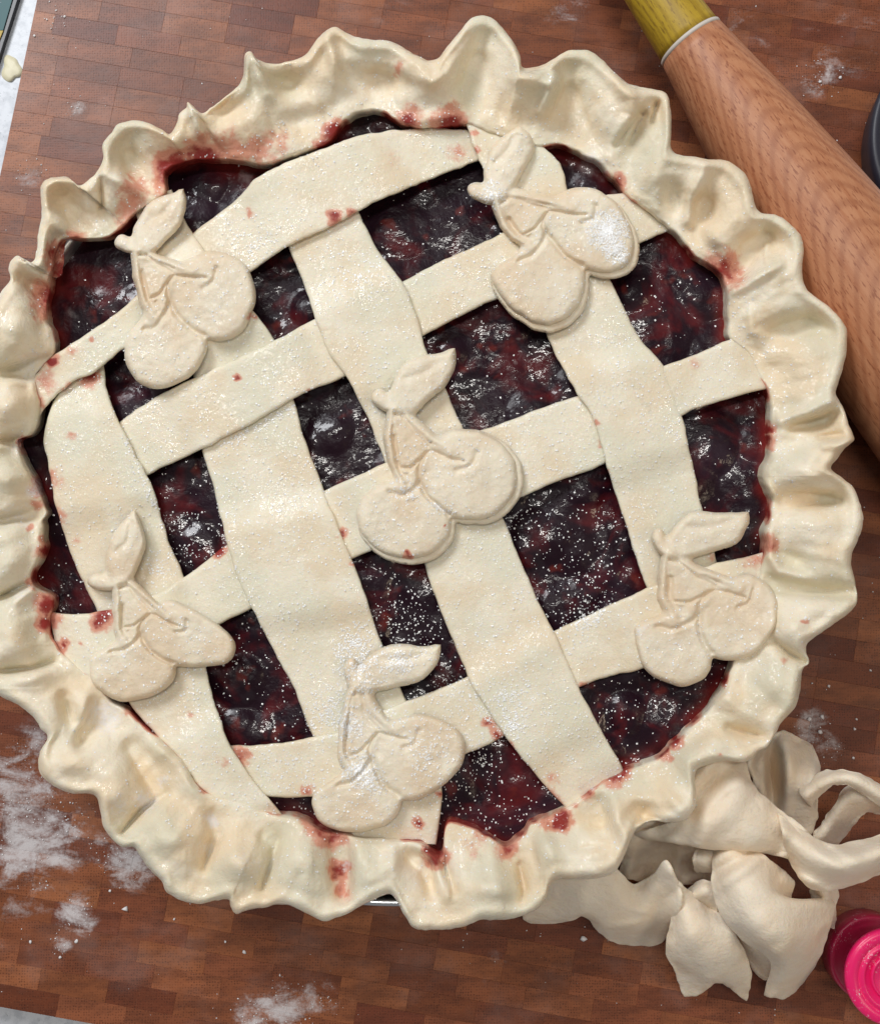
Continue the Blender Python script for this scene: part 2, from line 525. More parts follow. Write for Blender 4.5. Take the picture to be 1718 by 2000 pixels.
def block_mesh():
    hx, hy, c, dz = BX / 2 - 0.000015, BY / 2 - 0.000015, 0.00004, 0.008
    v = []
    for z, k in ((-dz, 0), (-c, 0), (0, c)):
        v += [(-hx + k, -hy + k, z), (hx - k, -hy + k, z), (hx - k, hy - k, z), (-hx + k, hy - k, z)]
    fs = [[8, 9, 10, 11]]
    for r in (0, 4):
        for i in range(4):
            j = (i + 1) % 4
            fs.append([r + i, r + j, r + 4 + j, r + 4 + i])
    me = bpy.data.meshes.new('block')
    me.from_pydata(v, [], fs)
    me.materials.append(M['block'])
    return me, np.array(v), fs


bm_, bv, bf = block_mesh()
jv, jf, jt, jt2 = [], [], [], []
poly_c = outline_in[::4]
brow = random.Random(3)
inframe = []
for r in range(NV):
    off = brow.choice([0.0, 0.33, 0.5, 0.62]) * BX
    for cidx in range(-1, NU):
        uc, vc = u0 + off + (cidx + 0.5) * BX, v0 + (r + 0.5) * BY
        lo = uc - BX / 2
        sx = 1.0
        if lo < u0 - 1e-6:
            w = BX - (u0 - lo)
            if w < 0.002:
                continue
            uc, sx = u0 + w / 2, w / BX
        w2 = ex * uc + ey * vc
        h2 = [w2 + ex * a * BX / 2 * sx + ey * b * BY / 2 for a in (-1, 1) for b in (-1, 1)]
        px = to_px(np.array([[*h, 0.0] for h in h2]))
        tone = min(1, max(0, brow.betavariate(1.25, 1.4)))
        tone2 = brow.random()
        vis = (px[:, 0].max() > 0) and (px[:, 0].min() < 1718) and (px[:, 1].max() > 0) and (px[:, 1].min() < 2000)
        if vis and all(inside_poly(q, poly_c) for q in px):
            vis = False
        inframe.append((vis, w2, sx, tone, tone2))
nvis = sum(i[0] for i in inframe)
dist = sorted(range(len(inframe)), key=lambda i: (not inframe[i][0], np.hypot(*(inframe[i][1]))))
keep = set(i for i in dist[:300] if inframe[i][0])
for i, (vis, w2, sx, tone, tone2) in enumerate(inframe):
    dz = (tone2 - 0.5) * 0.00006
    if i in keep:
        o = bpy.data.objects.new('block', bm_)
        COL.objects.link(o)
        o.parent = board
        o.location = (w2[0] - board.location.x, w2[1] - board.location.y, 0.016 + dz)
        o.rotation_euler = (0, 0, AX)
        o.scale = (sx, 1, 1)
        o.color = (tone, tone2, 0, 1)
    else:
        q = bv * [sx, 1, 1]
        b0 = len(jv)
        for a in q:
            w = w2 + ex * a[0] + ey * a[1]
            jv.append((w[0], w[1], a[2] + dz))
            jt.append(tone)
            jt2.append(tone2)
        jf += [[b0 + k for k in ff] for ff in bf]
o = mesh_obj('covered_block', jv, jf, M['block_joined'], board, smooth=False, attrs={'tone': jt, 'tone_b': jt2})
o['kind'] = 'stuff'
uw, vw = BX * (NU + 0.0), BY * NV
cs = [u0 * ex + v0 * ey, (u0 + uw) * ex + v0 * ey, (u0 + uw) * ex + (v0 + vw) * ey, u0 * ex + (v0 + vw) * ey]
sv = [(c[0], c[1], z) for z in (-0.016, -0.0012) for c in cs]
mesh_obj('glued_core', sv, [[4, 5, 6, 7], [0, 1, 5, 4], [1, 2, 6, 5], [2, 3, 7, 6], [3, 0, 4, 7]], M['glue'], board, smooth=False)

# ------------------------------------------------------------------ the pie crust as one pinched sheet
PIE_IN = [(325, 332), (372, 316), (430, 312), (478, 318), (530, 318), (600, 290), (645, 272), (690, 224), (742, 217), (792, 244), (850, 250), (905, 243), (960, 262), (1040, 285), (1090, 284), (1130, 300), (1165, 316),
          (1206, 356), (1240, 392), (1303, 441), (1350, 492), (1396, 524), (1416, 576), (1424, 655), (1460, 700), (1500, 769), (1505, 825), (1500, 891), (1489, 916), (1497, 960),
          (1503, 985), (1494, 1035), (1494, 1075), (1480, 1130), (1460, 1200), (1425, 1300), (1390, 1380), (1352, 1417), (1322, 1449), (1280, 1484), (1238, 1496), (1190, 1520), (1130, 1560),
          (1096, 1586), (1040, 1602), (1024, 1628), (990, 1650), (945, 1626), (876, 1608), (864, 1668), (846, 1664), (800, 1640), (720, 1635), (640, 1624), (600, 1604), (560, 1598), (490, 1574), (396, 1541), (343, 1475),
          (255, 1396), (215, 1370), (190, 1330), (150, 1300), (108, 1250), (101, 1206), (104, 1170), (62, 1133), (90, 1063), (84, 1021), (94, 996), (70, 940), (35, 866), (64, 846), (78, 800), (70, 735),
          (104, 690), (104, 650), (91, 618), (104, 525), (120, 473), (157, 468), (210, 464), (240, 440), (262, 416), (300, 396), (322, 378)]
out_pts = catmull(PIE_OUT, 3000, True)
th_o = np.arctan2(out_pts[:, 1] - PCY, out_pts[:, 0] - PCX)
r_o = np.hypot(out_pts[:, 0] - PCX, out_pts[:, 1] - PCY)
in_pts = catmull(PIE_IN, 1500, True)
th_i = np.arctan2(in_pts[:, 1] - PCY, in_pts[:, 0] - PCX)
r_i = np.hypot(in_pts[:, 0] - PCX, in_pts[:, 1] - PCY)
r_i = r_i + 7.0 * fbm(np.arange(1500) / 16.0, np.zeros(1500), 25, 3)


def polar_fn(th, r):
    o = np.argsort(th)
    th, r = th[o], r[o]
    return lambda a: np.interp(a, th, r, period=2 * math.pi)


RO, RI = polar_fn(th_o, r_o), polar_fn(th_i, r_i)
ts = np.linspace(-math.pi, math.pi, 1441)[:-1]
k = np.exp(-np.linspace(-3, 3, 91) ** 2 / 2)
ro_s = np.convolve(np.tile(RO(ts), 3), k / k.sum(), 'same')[1440:2880]
RS = polar_fn(ts, ro_s)
# (pixels along the fold, half width in pixels, height in mm): + ridges and bulges, - pockets and creases
FOLDS = [
    ([(126, 390), (151, 431), (186, 452)], 18, -5), ([(244, 285), (268, 343), (291, 364)], 20, -5), ([(202, 338), (250, 360), (300, 385)], 9, 3), ([(197, 350), (199, 400), (198, 450)], 6, -2.5),
    ([(100, 424), (130, 455), (168, 466)], 10, 3), ([(42, 506), (70, 530), (135, 576)], 9, 3), ([(40, 548), (93, 576), (120, 600)], 12, -4.5), ([(90, 400), (88, 365), (110, 352), (150, 366)], 8, 2),
    ([(366, 200), (382, 228), (390, 260)], 8, 3), ([(489, 104), (503, 141), (522, 181)], 10, 4), ([(638, 65), (652, 118), (657, 158)], 10, 3), ([(538, 158), (596, 172)], 22, -4),
    ([(417, 223), (470, 200)], 16, -3), ([(689, 142), (740, 155), (790, 160)], 18, -3.5), ([(540, 240), (620, 225)], 16, -1.5),
    ([(793, 132), (844, 157), (872, 143), (898, 97), (921, 67)], 14, 3), ([(933, 90), (928, 148), (921, 183)], 28, -5), ([(1007, 101), (1012, 150), (1084, 164)], 12, 4),
    ([(1084, 132), (1077, 178), (1056, 216)], 9, 4), ([(830, 229), (902, 215)], 12, 2), ([(1105, 150), (1110, 220), (1133, 257)], 26, -5.5),
    ([(1208, 159), (1233, 192), (1238, 224), (1208, 266), (1194, 301)], 12, 3.5), ([(1250, 220), (1222, 257), (1203, 285)], 7, -3.5), ([(1263, 210), (1231, 278)], 9, -3),
    ([(1256, 200), (1273, 220)], 7, 2), ([(1282, 200), (1273, 238)], 5, -2.5), ([(1375, 324), (1366, 355), (1347, 390), (1345, 429)], 10, 3.5), ([(1378, 371), (1366, 441)], 18, -4.5),
    ([(1284, 355), (1282, 406)], 12, 2), ([(1315, 370), (1325, 400)], 14, -2.5), ([(1440, 524), (1463, 485), (1498, 461), (1510, 478)], 14, -5.5), ([(1423, 575), (1475, 543), (1523, 515)], 9, 3),
    ([(1370, 438), (1412, 478), (1421, 510)], 14, 2.5), ([(1510, 648), (1579, 631), (1610, 641)], 14, -5), ([(1463, 600), (1468, 648), (1495, 655)], 8, 1.5), ([(1444, 694), (1493, 725)], 14, -2),
    ([(1527, 823), (1574, 807), (1620, 783)], 10, 3.5), ([(1551, 832), (1609, 820), (1628, 808)], 10, -5), ([(1609, 869), (1662, 863)], 9, 3), ([(1600, 852), (1644, 849)], 6, -2.5),
    ([(1493, 909), (1562, 900), (1609, 886)], 20, 2), ([(1504, 942), (1574, 937), (1632, 923)], 14, 2.5), ([(1528, 977), (1586, 974), (1639, 977)], 11, -6), ([(1528, 1028), (1621, 1021)], 26, 2.5),
    ([(1497, 946), (1523, 981)], 6, 2), ([(1500, 1016), (1502, 1086), (1523, 1116), (1569, 1130)], 9, 3), ([(1539, 1086), (1569, 1109)], 14, -2), ([(1510, 1140), (1591, 1154), (1663, 1156)], 11, -5),
    ([(1533, 1181), (1638, 1177)], 24, 2), ([(1551, 1230)], 24, 3), ([(1514, 1254), (1544, 1279), (1579, 1298)], 7, -4), ([(1510, 1321), (1544, 1368)], 28, 2), ([(1423, 1368)], 20, 3),
    ([(1388, 1333)], 14, 3), ([(1421, 1421), (1463, 1433), (1490, 1438)], 8, -4), ([(1393, 1450)], 25, 2), ([(1303, 1558), (1344, 1581)], 20, 2.5), ([(1244, 1581), (1268, 1600)], 14, -4),
    ([(1193, 1558), (1203, 1604), (1223, 1639)], 12, 3), ([(1163, 1581), (1182, 1621)], 16, -4), ([(1151, 1537)], 10, 2.5), ([(1140, 1674), (1198, 1674)], 26, 2.5), ([(1130, 1658), (1172, 1653)], 7, -1.5),
    ([(1070, 1651)], 25, 2), ([(1014, 1690), (1023, 1736), (1018, 1760)], 8, -3.5), ([(970, 1713), (965, 1760)], 32, 3), ([(760, 1620), (807, 1631), (837, 1662), (853, 1701), (872, 1748)], 10, 4.5),
    ([(800, 1678), (832, 1690), (842, 1743)], 11, -5), ([(869, 1690), (885, 1743)], 7, -3.5), ([(807, 1771)], 25, 1), ([(659, 1643), (664, 1690), (668, 1748)], 12, -7.5),
    ([(598, 1631), (598, 1713)], 34, 3.5), ([(540, 1643), (528, 1690), (512, 1736)], 9, -4), ([(700, 1643), (712, 1713)], 20, 3), ([(766, 1678)], 18, 3), ([(475, 1690)], 26, 2.5),
    ([(260, 1462), (290, 1508), (302, 1540)], 12, -6), ([(323, 1550), (276, 1583), (239, 1625)], 6, -4), ([(230, 1536), (215, 1580)], 24, 2.5), ([(323, 1618), (335, 1664)], 36, 3.5),
    ([(358, 1490), (388, 1560)], 16, 3), ([(411, 1595), (421, 1630), (400, 1695)], 9, -4.5), ([(300, 1455), (337, 1480)], 12, 2), ([(451, 1676)], 28, 2), ([(521, 1634)], 12, -2.5),
    ([(30, 1250)], 42, 4), ([(-20, 1312), (58, 1306), (105, 1292)], 8, -5), ([(23, 1332), (105, 1305)], 14, 3), ([(126, 1361), (135, 1408)], 10, -3.5), ([(168, 1361), (163, 1413)], 10, 2.5),
    ([(180, 1401), (158, 1455)], 10, -5), ([(105, 1494), (186, 1494)], 24, 3), ([(210, 1401)], 20, -3), ([(15, 905), (30, 960)], 36, 4), ([(-20, 1023), (70, 1002)], 10, -5), ([(35, 1085)], 42, 4),
    ([(-20, 1174), (55, 1140)], 9, -5), ([(28, 1176), (72, 1142)], 8, 3), ([(30, 640)], 44, 4), ([(-20, 735), (50, 722), (90, 712)], 12, -5), ([(20, 770), (30, 820)], 36, 4), ([(-20, 865), (40, 857)], 9, -4),
]
CH_IN, CH_RIM = 0.0418, 0.0492


def crust_height(px, py, detail=True):
    th = np.arctan2(py - PCY, px - PCX)
    r = np.hypot(px - PCX, py - PCY)
    ri, ro, rs = RI(th), RO(th), RS(th)
    s = (r - ri) / np.maximum(ro - ri, 20)
    z = CH_IN + (CH_RIM - CH_IN) * sm(0.02, 0.72, s)
    d = np.maximum(ro - r, 0)
    lip = np.exp(-((d - 14) / 13.0) ** 2) * 1.6e-3
    z = z + lip
    # lobes of the outline fold outward and sag, notches pinch up and inward
    lobe = np.clip((ro - rs) / 30.0, -1.2, 1.2)
    z = z - 1.0e-3 * lobe * np.exp(-((d - 45) / 32.0) ** 2)
    fold = np.zeros_like(z)
    for pts, w, a in FOLDS:
        xs = [p[0] for p in pts]
        ys = [p[1] for p in pts]
        msk = (px > min(xs) - 4 * w) & (px < max(xs) + 4 * w) & (py > min(ys) - 4 * w) & (py < max(ys) + 4 * w)
        if msk.any():
            q = seg_dist(px[msk], py[msk], pts)
            if len(pts) > 1:
                t_ = seg_param(px[msk], py[msk], pts)
                k_ = 0.25 + 0.85 * np.sin(math.pi * (0.08 + 0.84 * t_)) ** 0.8
            else:
                k_ = 1.0
            ws = w * (1.35 if w < 20 else 1.15)
            if a < 0 and w <= 9:      # pinched crease: narrow V with soft shoulders
                fold[msk] += k_ * a * 1e-3 * (0.75 * np.exp(-(q / (w * 1.0)) ** 1.4) + 0.40 * np.exp(-(q / (w * 3.0)) ** 2))
            else:
                fold[msk] += k_ * a * 1e-3 * (0.78 * np.exp(-(q / ws) ** 2) + 0.28 * np.exp(-(q / (ws * 2.0)) ** 2))
    z = z + np.where(fold < 0, 1.85, 1.4) * fold * sm(-0.05, 0.10, s) * sm(-2, 9, d)
    z = np.where(z < 0.0410, 0.0410 - 0.0010 * np.tanh((0.0410 - z) / 0.0022), z)
    z = z + 0.0010 * np.exp(-((s - 0.10) / 0.09) ** 2) * (0.6 + fbm(px / 40, py / 40, 21))
    if detail:
        z = z + 1.1e-3 * fbm(th * 820 / 30.0, r / 120.0, 23, 2) * sm(0.0, 0.25, s) * sm(0, 25, d)
        z = z + (0.9e-3 * fbm(px / 60, py / 60, 3) + 0.20e-3 * fbm(px / 17, py / 17, 9)) * sm(0.0, 0.2, s)
    return z, s, d


NT = 2000
O = catmull(PIE_OUT, NT, True)
jit = fbm(np.arange(NT) / 5.0, np.zeros(NT), 20, 2) * 1.6
dirv = (O - [PCX, PCY]) / np.linalg.norm(O - [PCX, PCY], axis=1, keepdims=True)
O = O + dirv * jit[:, None]
th = np.arctan2(dirv[:, 1], dirv[:, 0])
I = np.array([PCX, PCY]) + dirv * RI(th)[:, None]
width = np.linalg.norm(O - I, axis=1)
NS = 62
ss = np.linspace(0, 1, NS) ** 0.92
rows, zs = [], []
# inner wall that dips into the filling
for back, zz in ((10, 0.0325), (5, 0.0365), (1.5, 0.0392)):
    q = I - dirv * (back + 2.2 * fbm(np.arange(NT)[:, None] / 9.0, np.zeros((NT, 1)), 31, 2))
    rows.append(q)
    zs.append(np.full(NT, zz))
RND = 9.0
for s in ss[1:]:
    q = I + (O - I) * s
    z, _, _ = crust_height(q[:, 0], q[:, 1])
    dd = width * (1 - s)
    z = z - 0.0017 * (1 - np.sqrt(np.clip(1 - (1 - np.clip(dd / RND, 0, 1)) ** 2, 0, 1)))
    rows.append(q)
    zs.append(z)
ztop = zs[-1]
for back, dz in ((-0.6, 0.0010), (1.0, 0.0021), (6.0, 0.0031), (22, 0.0042), (60, 0.0075)):
    rows.append(O - dirv * back)
    zs.append(np.maximum(ztop - dz, 0.0388) if back < 5 else np.full(NT, 0.0386))
rows = np.stack(rows, 1)
zs = np.stack(zs, 1)
cv = P(rows[..., 0], rows[..., 1], zs).reshape(-1, 3)
STAIN = [(345, 335, 34, 1.0), (395, 318, 34, 1.0), (380, 290, 14, .7), (445, 305, 40, .5), (112, 500, 20, .75), (128, 535, 26, .85), (150, 470, 16, .6), (105, 585, 34, .8), (130, 600, 26, .8), (262, 372, 34, .42), (250, 410, 30, .38),
         (500, 292, 34, .45), (540, 275, 22, .35), (655, 262, 22, .9), (640, 285, 20, .9), (800, 230, 22, .75), (880, 244, 28, .9), (775, 140, 14, .35), (1405, 525, 30, .75), (1440, 545, 24, .35), (1497, 838, 12, .9), (1502, 860, 12, .8),
         (1495, 1065, 20, .55), (662, 1700, 17, .75), (668, 1740, 15, .55), (640, 1620, 34, .65), (612, 1606, 22, .5), (1320, 1445, 16, .8), (1300, 1475, 16, .5), (1200, 1512, 20, .75), (1215, 1500, 18, .8), (1140, 1550, 12, .7),
         (1120, 1575, 9, .45), (1098, 1600, 16, .95), (1070, 1605, 14, .6), (990, 1655, 18, .6), (850, 1668, 18, .8), (95, 1180, 20, .9), (88, 1215, 16, .8), (70, 1140, 12, .5), (90, 1075, 16, .8), (80, 950, 14, .8), (50, 870, 14, .8), (75, 985, 14, .5),
         (1574, 1214, 5, .5), (1527, 1290, 7, .35), (1405, 1478, 6, .35), (250, 1385, 12, .5), (395, 1530, 12, .6), (1150, 330, 18, .5), (1205, 355, 14, .6), (58, 1033, 5, .5), (930, 1655, 24, .3), (945, 1615, 26, .35)]
FLR = [(60, 722, 30, .5), (30, 1012, 30, .5), (70, 955, 14, .7), (40, 1160, 24, .5), (205, 1400, 26, .7), (285, 1562, 16, .9), (318, 1530, 10, .6), (411, 1602, 12, .9), (400, 1660, 18, .5), (480, 1680, 30, .35), (520, 1690, 26, .4), (230, 1570, 24, .4),
       (671, 1690, 10, .6), (1160, 322, 20, .8), (1150, 1530, 9, .9), (100, 650, 26, .35), (30, 865, 20, .5), (1160, 290, 18, .3)]


def blobs(px, py, lst):
    v = np.zeros_like(px)
    px, py = px + 13 * fbm(px / 26, py / 26, 27), py + 13 * fbm(px / 26 + 7, py / 26, 29)
    for x, y, r, s in lst:
        r = r * 1.3
        v = np.maximum(v, s * np.exp(-(((px - x) ** 2 + (py - y) ** 2) / (r * r)) * 0.9))
    return v


fx, fy = rows[..., 0].ravel(), rows[..., 1].ravel()
thf = np.arctan2(fy - PCY, fx - PCX)
din = np.hypot(fx - PCX, fy - PCY) - RI(thf)
st = np.maximum(blobs(fx, fy, STAIN), 0.75 * np.exp(-(np.maximum(din + 1, 0) / 5.0) ** 2) * sm(-0.3, 0.4, fbm(fx / 45, fy / 45, 40)))
flr = blobs(fx, fy, FLR)
pie_c = P(PCX, PCY, 0.037)
pie = empty('cherry_pie', (float(pie_c[0]), float(pie_c[1]), 0.002), 'unbaked cherry pie with woven lattice top and ruffled raw crust', 'pie')
cf = grid_faces(NT, rows.shape[1], closed_u=True)
crust = mesh_obj('crust', cv, cf, M['crust'], pie, attrs={'stain': st, 'flour': flr})
crust['label'] = 'ruffled egg washed crust edge stained red with juice'
BV, BF = [cv], [cf]          # everything sugar can fall on

# ------------------------------------------------------------------ filling
n = 420
gx, gy = np.meshgrid(np.linspace(PCX - 830, PCX + 760, n), np.linspace(PCY - 770, PCY + 790, n), indexing='ij')
lum = fbm(gx / 75, gy / 75, 12, 2)
cherry = np.zeros_like(gx)
for i in range(210):
    a, r = rng.random() * 6.283, 720 * math.sqrt(rng.random())
    x, y, w, h = PCX + r * math.cos(a), PCY + r * math.sin(a), 34 + 32 * rng.random(), 0.8 + 2.0 * rng.random()
    q = ((gx - x) ** 2 + ((gy - y) * (0.8 + 0.4 * rng.random())) ** 2) / (w * w)
    cherry = np.maximum(cherry, h * np.clip(1 - q, 0, 1) ** 0.75)
fz = 0.0320 + 0.0010 * lum + 0.0008 * cherry + 0.0003 * fbm(gx / 18, gy / 18, 15, 2) + 0.00008 * fbm(gx / 6, gy / 6, 19, 1)
for _ in range(3):
    fz[1:-1, 1:-1] = (fz[1:-1, 1:-1] * 2 + fz[2:, 1:-1] + fz[:-2, 1:-1] + fz[1:-1, 2:] + fz[1:-1, :-2]) / 6
fz = np.minimum(fz, 0.0360)
tha = np.arctan2(gy - PCY, gx - PCX)
ra = np.hypot(gx - PCX, gy - PCY)
egg = blobs(gx, gy, [(480, 345, 14, .7), (470, 370, 8, .6), (148, 540, 8, .5), (140, 610, 16, .6), (1150, 330, 22, .7), (985, 690, 30, .35), (1012, 665, 6, .7), (1005, 705, 10, .6), (905, 735, 16, .4), (1200, 370, 12, .6), (725, 235, 30, .25), (1170, 350, 14, .5), (1040, 1600, 16, .7), (1270, 1490, 20, .5)])
fv = P(gx, gy, fz).reshape(-1, 3)
ff = grid_faces(n, n)[:, ::-1]
okv = (ra < RI(tha) + 40).ravel()
ff = ff[okv[ff].all(1)]
mesh_obj('filling', fv, ff, M['filling'], pie, attrs={'egg': egg.ravel(), 'rim': (np.exp(-((RI(tha) - ra) / 22.0) ** 2) * sm(-0.35, 0.35, fbm(gx / 60, gy / 60, 58, 2))).ravel()})['label'] = 'glossy dark red cherry filling seen through the lattice'
BV.append(fv)
BF.append(ff)

# ------------------------------------------------------------------ lattice strips
Z0, TH, LIFT = 0.0368, 0.0026, 0.0025


def strip(label, L, R, over, plateau, fall, stain=(), curl=0.0, seed=0, tw=None):
    n_, m_ = 170, 15
    L, R = catmull(L, n_), catmull(R, n_)
    i = np.arange(n_)
    L = L + np.stack([fbm(i / 3.0, 0 * i, 50 + seed, 2), fbm(i / 3.0, 0 * i + 9, 51 + seed, 2)], -1) * 1.9
    R = R + np.stack([fbm(i / 3.0, 0 * i, 52 + seed, 2), fbm(i / 3.0, 0 * i + 9, 53 + seed, 2)], -1) * 1.9
    C = (L + R) / 2
    arc = np.concatenate([[0], np.cumsum(np.linalg.norm(np.diff(C, axis=0), axis=1))])
    lift = np.zeros(n_)
    for (x, y) in over:
        k_ = np.argmin(np.hypot(C[:, 0] - x, C[:, 1] - y))
        lift = np.maximum(lift, 1 - sm(plateau, fall, np.abs(arc - arc[k_])))
    zb = Z0 + LIFT * lift - 0.0012 * (1 - sm(0, 60, arc)) - 0.0012 * (1 - sm(0, 60, arc[-1] - arc))
    W = np.linalg.norm(R - L, axis=1)
    e = 8.0
    prof = [(1, 0.0, 0.25), (1, 0.0, 0.62)]        # (unit: px from left edge, z fraction)
    pts = []
    for a in (0.35, 0.72, 1.1, math.pi / 2):
        pts.append((e * (1 - math.cos(a)), 1 - 0.38 * (1 - math.sin(a))))
    left = [(5.0, 0.0), (0.6, 0.06), (-0.6, 0.3), (0.0, 0.62)] + pts
    us = np.zeros((n_, 0))
    cols = []
    for d, z in left:
        cols.append((d / W, np.full(n_, z)))
    for u in np.linspace(0, 1, m_ + 2)[1:-1]:
        cols.append(((e + u * (W - 2 * e)) / W, np.ones(n_)))
    for d, z in left[::-1]:
        cols.append((1 - d / W, np.full(n_, z)))
    cols.append((np.full(n_, 0.5), np.zeros(n_)))
    U = np.stack([c[0] for c in cols], 1)
    Zf = np.stack([c[1] for c in cols], 1)
    XY = L[:, None, :] * (1 - U[..., None]) + R[:, None, :] * U[..., None]
    Z = zb[:, None] + TH * Zf
    top = sm(0.3, 1.0, Zf)
    Z = Z + top * (0.00022 * fbm(XY[..., 0] / 55, XY[..., 1] / 55, 60) + 0.00013 * fbm(XY[..., 0] / 14, XY[..., 1] / 14, 62))
    Z = Z + curl * ((U - 0.5) * 2) ** 2 * 0.001
    if seed == 0:
        Z = Z - top * 0.0011 * np.exp(-((U - 0.86) / 0.022) ** 2) * sm(0.10, 0.16, arc / arc[-1])[:, None] * (1 - sm(0.42, 0.5, arc / arc[-1]))[:, None]
    if tw is not None:
        Z = Z + np.interp(arc / arc[-1], tw[0], tw[1])[:, None] * (U - 0.5)
    v = P(XY[..., 0], XY[..., 1], Z).reshape(-1, 3)
    fcs = grid_faces(n_, XY.shape[1], closed_v=True)
    x, y = XY[..., 0].ravel(), XY[..., 1].ravel()
    o = mesh_obj('lattice_strip', v, fcs, M['strip'], pie, attrs={'stain': blobs(x, y, stain), 'flour': np.zeros(len(x))})
    if label:
        o['label'] = label
    BV.append(v)
    BF.append(fcs)
    return o


V1L = [(150, 705), (112, 770), (86, 850), (96, 910), (112, 1000), (150, 1110), (187, 1185), (215, 1270), (250, 1370), (343, 1475), (396, 1541), (480, 1590), (520, 1620)]
V1R = [(200, 700), (212, 770), (240, 840), (297, 952), (330, 1060), (358, 1125), (376, 1190), (395, 1260), (404, 1310), (424, 1387), (450, 1456), (495, 1525), (562, 1604)]
V2L = [(255, 395), (290, 480), (345, 590), (372, 690), (382, 790), (395, 877), (420, 965), (441, 1052), (469, 1140), (504, 1210), (574, 1345), (609, 1433), (650, 1520), (690, 1640)]
V2R = [(335, 370), (361, 430), (399, 490), (470, 580), (535, 661), (560, 730), (576, 790), (597, 865), (626, 940), (661, 1035), (689, 1098), (717, 1175), (746, 1259), (790, 1360), (838, 1470), (862, 1548), (850, 1650)]
V3L = [(520, 385), (545, 440), (567, 494), (595, 560), (616, 623), (640, 683), (675, 735), (714, 807), (749, 895), (790, 1000), (826, 1091), (840, 1140), (875, 1227), (913, 1319), (952, 1387), (997, 1452), (1050, 1518), (1105, 1580)]
V3R = [(655, 330), (678, 370), (702, 420), (735, 483), (784, 550), (815, 623), (836, 693), (871, 762), (905, 842), (940, 920), (976, 1000), (1011, 1084), (1050, 1175), (1084, 1240), (1130, 1345), (1189, 1453), (1222, 1512)]
V4L = [(905, 225), (930, 300), (965, 380), (1010, 500), (1064, 644), (1088, 700), (1125, 765), (1160, 823), (1184, 909), (1219, 1017), (1247, 1105), (1285, 1200)]
V4R = [(1040, 262), (1070, 296), (1094, 322), (1113, 385), (1150, 460), (1188, 539), (1242, 650), (1295, 718), (1328, 804), (1349, 895), (1366, 975), (1385, 1050), (1410, 1130)]
H1U = [(48, 790), (58, 755), (74, 728), (100, 698), (140, 672), (172, 651), (251, 593), (330, 505), (382, 452), (455, 396), (508, 343), (600, 301), (640, 287), (700, 266), (770, 254), (840, 250), (907, 254), (925, 256)]
H1D = [(72, 830), (84, 803), (106, 777), (146, 742), (186, 726), (237, 684), (320, 640), (410, 585), (490, 529), (560, 483), (651, 438), (697, 413), (742, 389), (805, 364), (875, 336), (937, 312), (955, 306)]
H2U = [(195, 850), (231, 826), (315, 769), (406, 727), (525, 671), (616, 623), (700, 585), (784, 551), (875, 504), (973, 459), (1080, 400), (1160, 385), (1240, 380), (1290, 415)]
H2D = [(245, 955), (292, 926), (395, 876), (490, 827), (580, 775), (675, 734), (755, 692), (833, 651), (910, 612), (965, 586), (1080, 545), (1160, 510), (1240, 478), (1330, 440)]
H3U = [(95, 1196), (150, 1200), (220, 1190), (294, 1165), (368, 1123), (441, 1066), (540, 1010), (637, 957), (749, 906), (850, 864), (963, 834), (1050, 800), (1127, 774), (1200, 750), (1293, 716), (1363, 690), (1425, 664), (1470, 655)]
H3D = [(120, 1318), (190, 1330), (270, 1300), (350, 1260), (434, 1216), (490, 1188), (590, 1140), (688, 1091), (730, 1075), (850, 1035), (987, 983), (1068, 948), (1180, 905), (1260, 850), (1331, 811), (1377, 792), (1450, 770), (1520, 755)]
H4U = [(425, 1455), (466, 1457), (525, 1454), (609, 1440), (680, 1425), (756, 1386), (840, 1352), (917, 1321), (1000, 1275), (1081, 1233), (1198, 1179), (1282, 1141), (1340, 1120), (1398, 1101), (1454, 1088), (1530, 1070)]
H4D = [(455, 1535), (507, 1552), (560, 1558), (640, 1555), (720, 1540), (820, 1500), (910, 1471), (980, 1440), (1060, 1385), (1118, 1348), (1188, 1321), (1254, 1306), (1330, 1270), (1400, 1220), (1454, 1170), (1550, 1130)]
strip('pale lattice strip with a doubled edge beside the crust', V1L, V1R, [(262, 875), (455, 1500)], 80, 150,
      [(240, 915, 8, .2), (95, 940, 30, .35), (115, 1010, 25, .35), (145, 1060, 16, .3), (140, 850, 10, .35), (128, 855, 5, .4), (370, 1395, 8, .3), (440, 1490, 14, .3), (425, 1480, 10, .3), (175, 740, 18, .7), (540, 1590, 30, .25)], 0.0, 0)
strip('', V2L, V2R, [(430, 560), (585, 1100)], 80, 150, [(658, 1050, 5, .4), (818, 1608, 9, .9), (860, 1560, 5, .7), (498, 615, 5, .5), (690, 1100, 6, .4)], 0, 2)
strip('', V3L, V3R, [(725, 655), (1040, 1370)], 75, 145, [(1060, 1545, 20, .4), (1085, 1560, 16, .35), (1010, 1490, 12, .35), (995, 1460, 8, .6), (1080, 1520, 18, .3)], 0, 4)
strip('', V4L, V4R, [(980, 300), (1240, 800)], 80, 150, [(925, 290, 7, .7), (1160, 825, 5, .5), (1185, 920, 5, .5), (918, 262, 6, .6), (1390, 1085, 10, .3)], 0.2, 6)
strip('lattice strip bowed along the top of the crust and smeared with juice', H1U, H1D, [(165, 735), (640, 370)], 110, 180,
      [(490, 415, 10, .4), (650, 425, 12, .75), (685, 415, 10, .7), (890, 300, 18, .35), (765, 310, 14, .25), (108, 706, 9, 1.1), (133, 766, 9, .95), (172, 663, 5, .5), (90, 745, 22, .4), (80, 790, 18, .4), (140, 690, 14, .35), (770, 335, 40, .15)], 0.25, 8)
